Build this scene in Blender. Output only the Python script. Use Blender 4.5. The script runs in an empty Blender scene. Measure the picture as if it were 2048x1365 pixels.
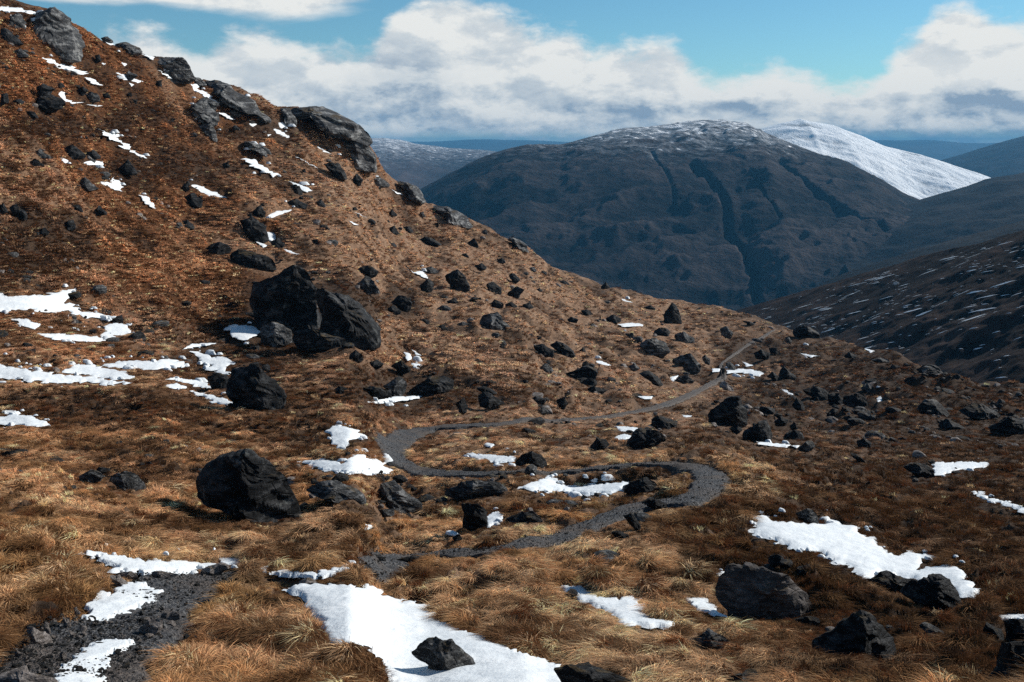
import bpy, bmesh, math, random
import numpy as np
from mathutils import Vector, Matrix
from mathutils.geometry import delaunay_2d_cdt

random.seed(7)
RNG = np.random.default_rng(11)
SC = bpy.context.scene
COL = SC.collection
FPX, HZ = 2000.0, 290.0            # focal length and horizon line, in pixels of a 2048 x 1365 frame

# ------------------------------------------------------------------ camera
cam_d = bpy.data.cameras.new('camera')
cam = bpy.data.objects.new('camera', cam_d)
COL.objects.link(cam)
cam.location = (0, 0, 0)
cam.rotation_euler = (math.radians(90), 0, 0)
cam_d.sensor_fit = 'HORIZONTAL'
cam_d.sensor_width = 36.0
cam_d.lens = FPX / 2048 * 36.0
cam_d.shift_y = -(682.5 - HZ) / 2048
cam_d.clip_start = 0.1
cam_d.clip_end = 90000
SC.camera = cam
SC.render.resolution_x, SC.render.resolution_y = 1024, 682

# ------------------------------------------------------------------ light and exposure
SUN_EL, SUN_AZ = math.radians(31), math.radians(60)     # azimuth: right of straight ahead
sun_d = bpy.data.lights.new('sun', 'SUN')
sun_d.energy = 5.0
sun_d.angle = math.radians(0.5)
sun_d.color = (1.0, 0.95, 0.88)
sun = bpy.data.objects.new('sun', sun_d)
COL.objects.link(sun)
sdir = Vector((math.sin(SUN_AZ) * math.cos(SUN_EL), math.cos(SUN_AZ) * math.cos(SUN_EL), math.sin(SUN_EL)))
sun.rotation_euler = sdir.to_track_quat('Z', 'Y').to_euler()
sun.location = (200, 120, 200)

vs = SC.view_settings
vs.view_transform = 'Standard'
vs.look = 'None'
vs.exposure = 0.25
vs.gamma = 1.0
vs.use_curve_mapping = False
SC.render.engine = 'CYCLES'
SC.cycles.max_bounces = 5
SC.cycles.diffuse_bounces = 2
SC.cycles.glossy_bounces = 2
SC.cycles.transmission_bounces = 2
SC.cycles.volume_bounces = 0
SC.cycles.transparent_max_bounces = 4
SC.cycles.sample_clamp_direct = 8.0
SC.cycles.sample_clamp_indirect = 2.0
SC.cycles.caustics_reflective = False
SC.cycles.caustics_refractive = False
SC.cycles.use_denoising = False        # the grass is finer than a denoiser keeps


# ------------------------------------------------------------------ node helper
class NT:
    def __init__(s, tree):
        s.t = tree
        tree.nodes.clear()

    def n(s, typ, ins=None, **kw):
        nd = s.t.nodes.new(typ)
        for k, v in kw.items():
            setattr(nd, k, v)
        for k, v in (ins or {}).items():
            s.put(nd.inputs[k], v)
        return nd

    def put(s, sock, v):
        if hasattr(v, 'is_output'):
            s.t.links.new(v, sock)
        elif isinstance(v, (tuple, list)) and sock.type == 'RGBA' and len(v) == 3:
            sock.default_value = (*v, 1)
        else:
            sock.default_value = v

    def m(s, op, a, b=0.0, c=None, clamp=False):
        nd = s.n('ShaderNodeMath', operation=op, use_clamp=clamp)
        s.put(nd.inputs[0], a)
        s.put(nd.inputs[1], b)
        if c is not None:
            s.put(nd.inputs[2], c)
        return nd.outputs[0]

    def step(s, x, a, b):
        return s.n('ShaderNodeMapRange', {'Value': x, 'From Min': a, 'From Max': b}, interpolation_type='SMOOTHSTEP').outputs[0]

    def mix(s, f, a, b, mode='MIX'):
        nd = s.n('ShaderNodeMix', data_type='RGBA', blend_type=mode)
        s.put(nd.inputs[0], f)
        s.put(nd.inputs[6], a)
        s.put(nd.inputs[7], b)
        return nd.outputs[2]

    def noise(s, vec, scale, detail=4, rough=0.55, dist=0.0):
        nd = s.n('ShaderNodeTexNoise', {'Scale': scale, 'Detail': detail, 'Roughness': rough, 'Distortion': dist})
        if vec is not None:
            s.put(nd.inputs['Vector'], vec)
        return nd.outputs[0]

    def vec(s, x, y, z):
        return s.n('ShaderNodeCombineXYZ', {'X': x, 'Y': y, 'Z': z}).outputs[0]


# ------------------------------------------------------------------ sky
world = bpy.data.worlds.new('World')
SC.world = world
world.use_nodes = True
W = NT(world.node_tree)
gen = W.n('ShaderNodeTexCoord').outputs['Generated']
sep = W.n('ShaderNodeSeparateXYZ', {'Vector': gen})
X, Y, Z = sep.outputs
AZ = W.m('ARCTAN2', X, Y)
EL = W.m('ARCSINE', Z)
sky = W.n('ShaderNodeTexSky', sky_type='NISHITA', sun_disc=False, sun_elevation=SUN_EL, sun_rotation=SUN_AZ,
          altitude=600.0, air_density=1.0, dust_density=0.25, ozone_density=2.0)
skyc = W.mix(1.0, sky.outputs[0], (0.64, 1.03, 1.14), 'MULTIPLY')
edge = [(-1600, 60), (-500, 20), (150, 120), (230, 75), (300, 72), (380, 105), (440, 78), (520, 62), (590, 92), (650, 100), (720, 98), (770, 60), (810, 12), (870, -15),
        (960, 0), (1030, 35), (1080, 58), (1150, 62), (1185, 95), (1250, 88), (1320, 85), (1380, 130), (1450, 150),
        (1540, 140), (1600, 160), (1690, 172), (1760, 145), (1790, 112), (1840, 78), (1885, 30), (1930, 25), (1970, 60),
        (2060, 62), (2600, 100), (3600, 60)]
fc = W.n('ShaderNodeFloatCurve')
azn = W.m('MULTIPLY_ADD', AZ, 1 / 2.0, 0.5)
W.put(fc.inputs['Value'], azn)
cv = fc.mapping.curves[0]
pts = [(0.5 + 0.5 * math.atan((u - 1024) / FPX), (HZ - v) / FPX / 0.25) for u, v in edge]
cv.points[0].location = pts[0]
cv.points[1].location = pts[-1]
for p in pts[1:-1]:
    cv.points.new(*p)
fc.mapping.update()
E = W.m('MULTIPLY', fc.outputs[0], 0.25)
P1 = W.vec(W.m('MULTIPLY', AZ, 1.0), W.m('MULTIPLY', EL, 1.9), 0.3)
n1 = W.noise(P1, 13.0, 10, 0.60, 0.15)
n1b = W.noise(W.vec(W.m('ADD', AZ, 0.016), W.m('MULTIPLY', W.m('ADD', EL, 0.016), 1.9), 0.3), 13.0, 10, 0.60, 0.15)
n2 = W.noise(P1, 42.0, 6, 0.6, 0.3)
d1 = W.m('ADD', W.m('DIVIDE', W.m('SUBTRACT', E, EL), 0.019), W.m('MULTIPLY', W.m('SUBTRACT', n1, 0.5), 3.0))
d1 = W.m('ADD', d1, W.m('MULTIPLY', W.m('SUBTRACT', n2, 0.5), 1.6))
m1 = W.step(d1, -0.45, 0.95)
# gauze of thin cloud high up and the long streak at the upper left
gauss = lambda x, c, w: W.m('EXPONENT', W.m('MULTIPLY', W.m('POWER', W.m('DIVIDE', W.m('SUBTRACT', x, c), w), 2.0), -1.0))
n3 = W.noise(W.vec(AZ, W.m('MULTIPLY', EL, 4.5), 4.0), 5.0, 7, 0.58, 0.3)
streak = W.m('MULTIPLY', gauss(W.m('ADD', EL, W.m('MULTIPLY', AZ, 0.03)), 0.135, 0.016), W.step(AZ, -0.08, -0.24))
d2 = W.m('ADD', W.m('MULTIPLY', streak, 1.2), W.m('MULTIPLY', W.m('SUBTRACT', n3, 0.52), 1.8))
m2 = W.step(d2, 0.22, 0.85)
hi = W.m('MULTIPLY', W.step(n3, 0.56, 0.78), W.step(EL, 0.14, 0.3))
mask = W.m('MAXIMUM', W.m('MAXIMUM', m1, m2), W.m('MULTIPLY', hi, 0.7))
# a hazy open band of air under the cloud base
lowgap = W.m('MULTIPLY', gauss(EL, 0.004, 0.007), W.step(n1, 0.62, 0.4))
mask = W.m('MULTIPLY', mask, W.m('SUBTRACT', 1.0, W.m('MULTIPLY', lowgap, 0.7)))
rel = W.step(W.m('SUBTRACT', n1, n1b), -0.13, 0.13)
grey = W.m('MULTIPLY', W.m('MULTIPLY', gauss(EL, 0.037, 0.012), W.step(AZ, -0.02, 0.10)), W.step(W.noise(W.vec(AZ, W.m('MULTIPLY', EL, 2.6), 9.0), 9.0, 5, 0.55), 0.42, 0.62))
patch = lambda a, e, wa, we: W.m('MULTIPLY', gauss(W.m('ADD', AZ, W.m('MULTIPLY_ADD', n2, 0.05, -0.025)), a, wa), gauss(W.m('ADD', EL, W.m('MULTIPLY_ADD', n1, 0.03, -0.015)), e, we))
spots = W.m('ADD', W.m('ADD', patch(0.118, 0.036, 0.036, 0.009), W.m('MULTIPLY', patch(0.222, 0.038, 0.030, 0.008), 0.8)), patch(0.45, 0.040, 0.05, 0.008))
spots = W.m('ADD', spots, W.m('MULTIPLY', patch(0.37, 0.008, 0.12, 0.007), 1.2))
deep = W.m('MULTIPLY', gauss(AZ, -0.125, 0.06), gauss(EL, 0.06, 0.032))
edgef = W.step(d1, 5.0, 0.6)
lit = W.m('ADD', W.m('MULTIPLY_ADD', rel, 0.62, 0.22), W.m('MULTIPLY', edgef, 0.2))
n2b = W.noise(W.vec(W.m('ADD', AZ, 0.006), W.m('MULTIPLY', W.m('ADD', EL, 0.006), 1.9), 0.3), 42.0, 6, 0.6, 0.3)
rel2 = W.m('MULTIPLY', W.m('SUBTRACT', n2, n2b), W.m('MULTIPLY_ADD', gauss(EL, 0.02, 0.03), 0.9, 0.4))
lit = W.m('ADD', lit, rel2)
lit = W.m('SUBTRACT', lit, W.m('ADD', W.m('MULTIPLY', grey, 0.22), W.m('MULTIPLY', spots, 0.85)))
lit = W.m('SUBTRACT', lit, W.m('MULTIPLY', deep, 0.42))
lit = W.m('ADD', lit, W.m('MULTIPLY', gauss(EL, 0.062, 0.018), W.m('MULTIPLY', W.step(AZ, 0.1, 0.26), 0.4)))
cr = W.n('ShaderNodeValToRGB', {'Fac': W.m('ADD', lit, 0.12, clamp=True)})
cr.color_ramp.elements[0].position = 0.0
cr.color_ramp.elements[0].color = (3.4, 4.5, 5.8, 1)
cr.color_ramp.elements[1].position = 0.95
cr.color_ramp.elements[1].color = (10.2, 10.3, 10.0, 1)
e_ = cr.color_ramp.elements.new(0.45)
e_.color = (7.0, 7.7, 8.2, 1)
final = W.mix(mask, skyc, cr.outputs[0])
bg = W.n('ShaderNodeBackground', {'Color': final, 'Strength': 0.071})
W.n('ShaderNodeOutputWorld', {'Surface': bg.outputs[0]})


# ------------------------------------------------------------------ numpy helpers
def _h(ix, iy, iz, seed):
    h = (ix.astype(np.uint32) * np.uint32(374761393) + iy.astype(np.uint32) * np.uint32(668265263)
         + iz.astype(np.uint32) * np.uint32(2147483647) + np.uint32((seed * 974711 + 12345) & 0xffffffff))
    h = (h ^ (h >> np.uint32(13))) * np.uint32(1274126177)
    h = (h ^ (h >> np.uint32(16))) * np.uint32(2246822519)
    return h ^ (h >> np.uint32(15))


def gn2(x, y, seed=0):
    xf, yf = np.floor(x), np.floor(y)
    ix, iy = xf.astype(np.int64), yf.astype(np.int64)
    fx, fy = x - xf, y - yf
    z = np.zeros_like(ix)

    def g(dx, dy):
        a = _h(ix + dx, iy + dy, z, seed).astype(np.float64) * (2 * math.pi / 4294967296.0)
        return np.cos(a) * (fx - dx) + np.sin(a) * (fy - dy)
    u = fx * fx * fx * (fx * (fx * 6 - 15) + 10)
    v = fy * fy * fy * (fy * (fy * 6 - 15) + 10)
    return 1.5 * ((g(0, 0) * (1 - u) + g(1, 0) * u) * (1 - v) + (g(0, 1) * (1 - u) + g(1, 1) * u) * v)


def fbm2(x, y, oct=4, seed=0, gain=0.5):
    r, a = 0, 1.0
    for o in range(oct):
        r = r + a * gn2(x * 2 ** o + 17.3 * o, y * 2 ** o - 9.1 * o, seed + o)
        a *= gain
    return r


def vn3(p, seed=0):
    f = np.floor(p)
    i = f.astype(np.int64)
    t = p - f
    t = t * t * (3 - 2 * t)
    r = 0
    for dx in (0, 1):
        for dy in (0, 1):
            for dz in (0, 1):
                w = (t[:, 0] if dx else 1 - t[:, 0]) * (t[:, 1] if dy else 1 - t[:, 1]) * (t[:, 2] if dz else 1 - t[:, 2])
                r = r + w * (_h(i[:, 0] + dx, i[:, 1] + dy, i[:, 2] + dz, seed).astype(np.float64) / 2147483648.0 - 1)
    return r


def fbm3(p, oct=4, seed=0):
    r, a = 0, 1.0
    for o in range(oct):
        r = r + a * vn3(p * 2 ** o + 5.7 * o, seed + o)
        a *= 0.5
    return r


def sstep(x, a, b):
    t = np.clip((x - a) / (b - a), 0, 1)
    return t * t * (3 - 2 * t)


def pchip(xk, yk, x):
    xk, yk = np.asarray(xk, float), np.asarray(yk, float)
    h = np.diff(xk)
    dl = np.diff(yk) / h
    d = np.zeros(len(xk))
    d[0], d[-1] = dl[0], dl[-1]
    for i in range(1, len(xk) - 1):
        if dl[i - 1] * dl[i] > 0:
            w1, w2 = 2 * h[i] + h[i - 1], h[i] + 2 * h[i - 1]
            d[i] = (w1 + w2) / (w1 / dl[i - 1] + w2 / dl[i])
    x = np.clip(x, xk[0], xk[-1])
    k = np.clip(np.searchsorted(xk, x) - 1, 0, len(h) - 1)
    t = (x - xk[k]) / h[k]
    return ((1 + 2 * t) * (1 - t) ** 2 * yk[k] + t * (1 - t) ** 2 * h[k] * d[k]
            + t * t * (3 - 2 * t) * yk[k + 1] + t * t * (t - 1) * h[k] * d[k + 1])


def link(name, me, mat=None, parent=None, label=None, cat=None, group=None, kind=None):
    o = bpy.data.objects.new(name, me)
    COL.objects.link(o)
    if mat is not None:
        me.materials.append(mat)
    o.parent = parent
    for k, v in (('label', label), ('category', cat), ('group', group), ('kind', kind)):
        if v:
            o[k] = v
    return o


def mesh_np(name, co, faces, smooth=True):
    me = bpy.data.meshes.new(name)
    co = np.asarray(co, np.float32)
    faces = np.asarray(faces, np.int32)
    k = faces.shape[1]
    me.vertices.add(len(co))
    me.vertices.foreach_set('co', co.ravel())
    me.loops.add(faces.size)
    me.loops.foreach_set('vertex_index', faces.ravel())
    me.polygons.add(len(faces))
    me.polygons.foreach_set('loop_start', np.arange(0, faces.size, k, dtype=np.int32))
    me.polygons.foreach_set('loop_total', np.full(len(faces), k, np.int32))
    me.polygons.foreach_set('use_smooth', np.full(len(faces), smooth))
    me.update(calc_edges=True)
    return me


def fattr(me, name, vals):
    a = me.attributes.new(name, 'FLOAT', 'POINT')
    a.data.foreach_set('value', np.asarray(vals, np.float32))


def grid_faces(nr, nc):
    i = (np.arange(nr - 1)[:, None] * nc + np.arange(nc - 1)[None, :]).ravel()
    return np.stack([i, i + 1, i + nc + 1, i + nc], 1)


# ------------------------------------------------------------------ the lie of the land
# crest line of the near moor as seen from the path: (column, line, distance in metres)
CREST = [(-900, -330, 100), (-300, -130, 112), (0, -12, 125), (60, 6, 128), (130, 42, 133), (200, 78, 138), (250, 95, 143),
         (320, 118, 150), (400, 158, 160), (480, 182, 168), (560, 212, 175), (640, 232, 182), (700, 252, 187), (745, 300, 191),
         (770, 345, 193), (810, 378, 196), (850, 404, 199), (900, 424, 201), (950, 446, 204), (1000, 468, 206), (1050, 491, 208),
         (1100, 530, 210), (1160, 558, 212), (1210, 574, 214), (1300, 594, 218), (1380, 608, 221), (1450, 618, 222),
         (1500, 634, 215), (1560, 656, 200), (1640, 678, 182), (1720, 694, 166), (1790, 713, 148), (1850, 736, 128),
         (1900, 760, 114), (1960, 776, 107), (2048, 782, 104), (2300, 792, 101), (2950, 805, 100)]
PROF = {
    -900: [(12, 1180), (20, 980), (28, 860), (40, 700), (52, 560), (62, 420), (75, 230), (88, 20), (95, -150)],
    0: [(9.5, 1365), (12, 1260), (15, 1140), (20, 1040), (28, 960), (40, 860), (52, 760), (62, 660), (70, 565), (80, 440), (95, 250), (110, 90)],
    250: [(9.5, 1395), (12, 1285), (15, 1185), (20, 1085), (28, 990), (40, 890), (55, 775), (68, 690), (80, 600), (95, 480), (110, 365), (130, 200)],
    500: [(10, 1400), (13, 1280), (17, 1170), (22, 1095), (30, 1015), (42, 900), (58, 790), (75, 700), (90, 610), (110, 500), (130, 405), (155, 275)],
    750: [(10, 1420), (13, 1290), (17, 1190), (22, 1110), (30, 1010), (45, 900), (62, 800), (82, 700), (100, 630), (125, 550), (150, 470), (175, 390)],
    1000: [(10, 1420), (14, 1290), (19, 1180), (25, 1080), (32, 1000), (45, 910), (60, 847), (80, 770), (105, 690), (135, 620), (165, 565), (190, 512)],
    1250: [(10, 1420), (14, 1300), (19, 1190), (25, 1070), (32, 985), (45, 900), (60, 860), (80, 822), (100, 780), (130, 720), (160, 670), (190, 625)],
    1450: [(10, 1420), (14, 1310), (20, 1180), (26, 1060), (32, 962), (45, 902), (62, 860), (85, 825), (110, 785), (130, 755), (160, 700), (190, 655)],
    1700: [(10, 1420), (14, 1310), (20, 1180), (28, 1060), (40, 960), (55, 900), (75, 855), (95, 815), (120, 765), (145, 722)],
    1900: [(10, 1420), (14, 1310), (20, 1180), (28, 1070), (38, 982), (50, 922), (65, 875), (80, 835), (98, 790)],
    2950: [(10, 1420), (14, 1310), (20, 1180), (28, 1070), (38, 985), (50, 930), (65, 885), (80, 850)],
}
NEAR = [(1.0, 3490), (2.5, 1730), (5.0, 1500)]
cu, cvv, cy = (np.array(t, float) for t in zip(*CREST))
SG = np.linspace(math.log(1 / 230.), math.log(2.4), 700)
UG = np.arange(-900, 2951, 5.0)
YR = np.interp(UG, cu, cy)
k_ = np.exp(-np.linspace(-2, 2, 21) ** 2)
YR = np.convolve(np.pad(YR, 10, 'edge'), k_ / k_.sum(), 'valid')
VR = np.interp(UG, cu, cvv)
VR = np.convolve(np.pad(VR, 2, 'edge'), np.array([1, 3, 4, 3, 1]) / 12., 'valid')
pu = sorted(PROF)
rows = []
for u in pu:
    yr, vr = np.interp(u, UG, YR), np.interp(u, UG, VR)
    pf = NEAR + PROF[u]
    s = [math.log(a / yr) for a, _ in pf] + [0.0, 0.07, 0.25, 0.6, 0.9]
    f = [b - vr for _, b in pf] + [0.0, 12, 75, 190, 260]
    rows.append(pchip(s, f, SG))
rows = np.array(rows)
FT = np.empty((len(UG), len(SG)))
for j in range(len(SG)):
    FT[:, j] = pchip(pu, rows[:, j], UG)


def v_smooth(u, y):
    u = np.clip(u, -900, 2950)
    s = np.log(y / np.interp(u, UG, YR))
    a = np.clip((u + 900) / 5.0, 0, len(UG) - 1.001)
    b = np.clip((s - SG[0]) / (SG[1] - SG[0]), 0, len(SG) - 1.001)
    i, j = a.astype(int), b.astype(int)
    fa, fb = a - i, b - j
    F = (FT[i, j] * (1 - fb) + FT[i, j + 1] * fb) * (1 - fa) + (FT[i + 1, j] * (1 - fb) + FT[i + 1, j + 1] * fb) * fa
    return np.interp(u, UG, VR) + F


def v_base(u, y):
    v = v_smooth(u, y)
    # the bank under the bend of the path, with the hollow that holds drifted snow
    for (u0, u1, yb, amp, rec) in BANKS:
        win = sstep(u, u0 - 40, u0 + 30) * (1 - sstep(u, u1 - 30, u1 + 40))
        q = yb - y
        v = v + amp * win * sstep(q, 0, 0.35) * np.exp(-np.clip(q, 0, 99) / rec)
    return v


def z_base(x, y):
    return -y * (v_base(1024 + FPX * x / y, y) - HZ) / FPX


YS = np.exp(np.linspace(math.log(3.0), math.log(226.0), 1500))


def y_at(u, v):
    """distance at which the line of sight through (u, v) first meets the moor"""
    yr = float(np.interp(u, UG, YR))
    ys = YS[YS <= yr * 1.001]
    vv = np.minimum.accumulate(v_base(np.full(len(ys), float(u)), ys))
    return float(np.interp(-v, -vv, ys))


BANKS = []
yb0 = y_at(1230, 940)
BANKS = [(1120, 1345, yb0, 26.0, 3.2)]


def at(u, v, dz=0.0):
    y = y_at(u, v)
    x = (u - 1024) / FPX * y
    return np.array([x, y, -y * (float(v_base(np.array([u * 1.0]), np.array([y]))[0]) - HZ) / FPX + dz])


# ------------------------------------------------------------------ what lies where (traced: columns and lines of enlarged crops)
REG = {'A': (0, 0, 2.9043), 'B': (400, 150, 2.9043), 'C': (0, 450, 2.9043), 'D': (650, 500, 2.9043), 'E': (1200, 550, 2.9043),
       'F': (0, 895, 2.9043), 'G': (650, 895, 2.9043), 'H': (1348, 895, 2.9043), 'Z': (1500, 450, 2.482), 'P': (0, 0, 1.0)}


def px(reg, s):
    x0, y0, k = REG[reg]
    n = [float(t) for t in s.split()]
    return [(x0 + n[i] / k, y0 + n[i + 1] / k) for i in range(0, len(n), 2)]


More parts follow.
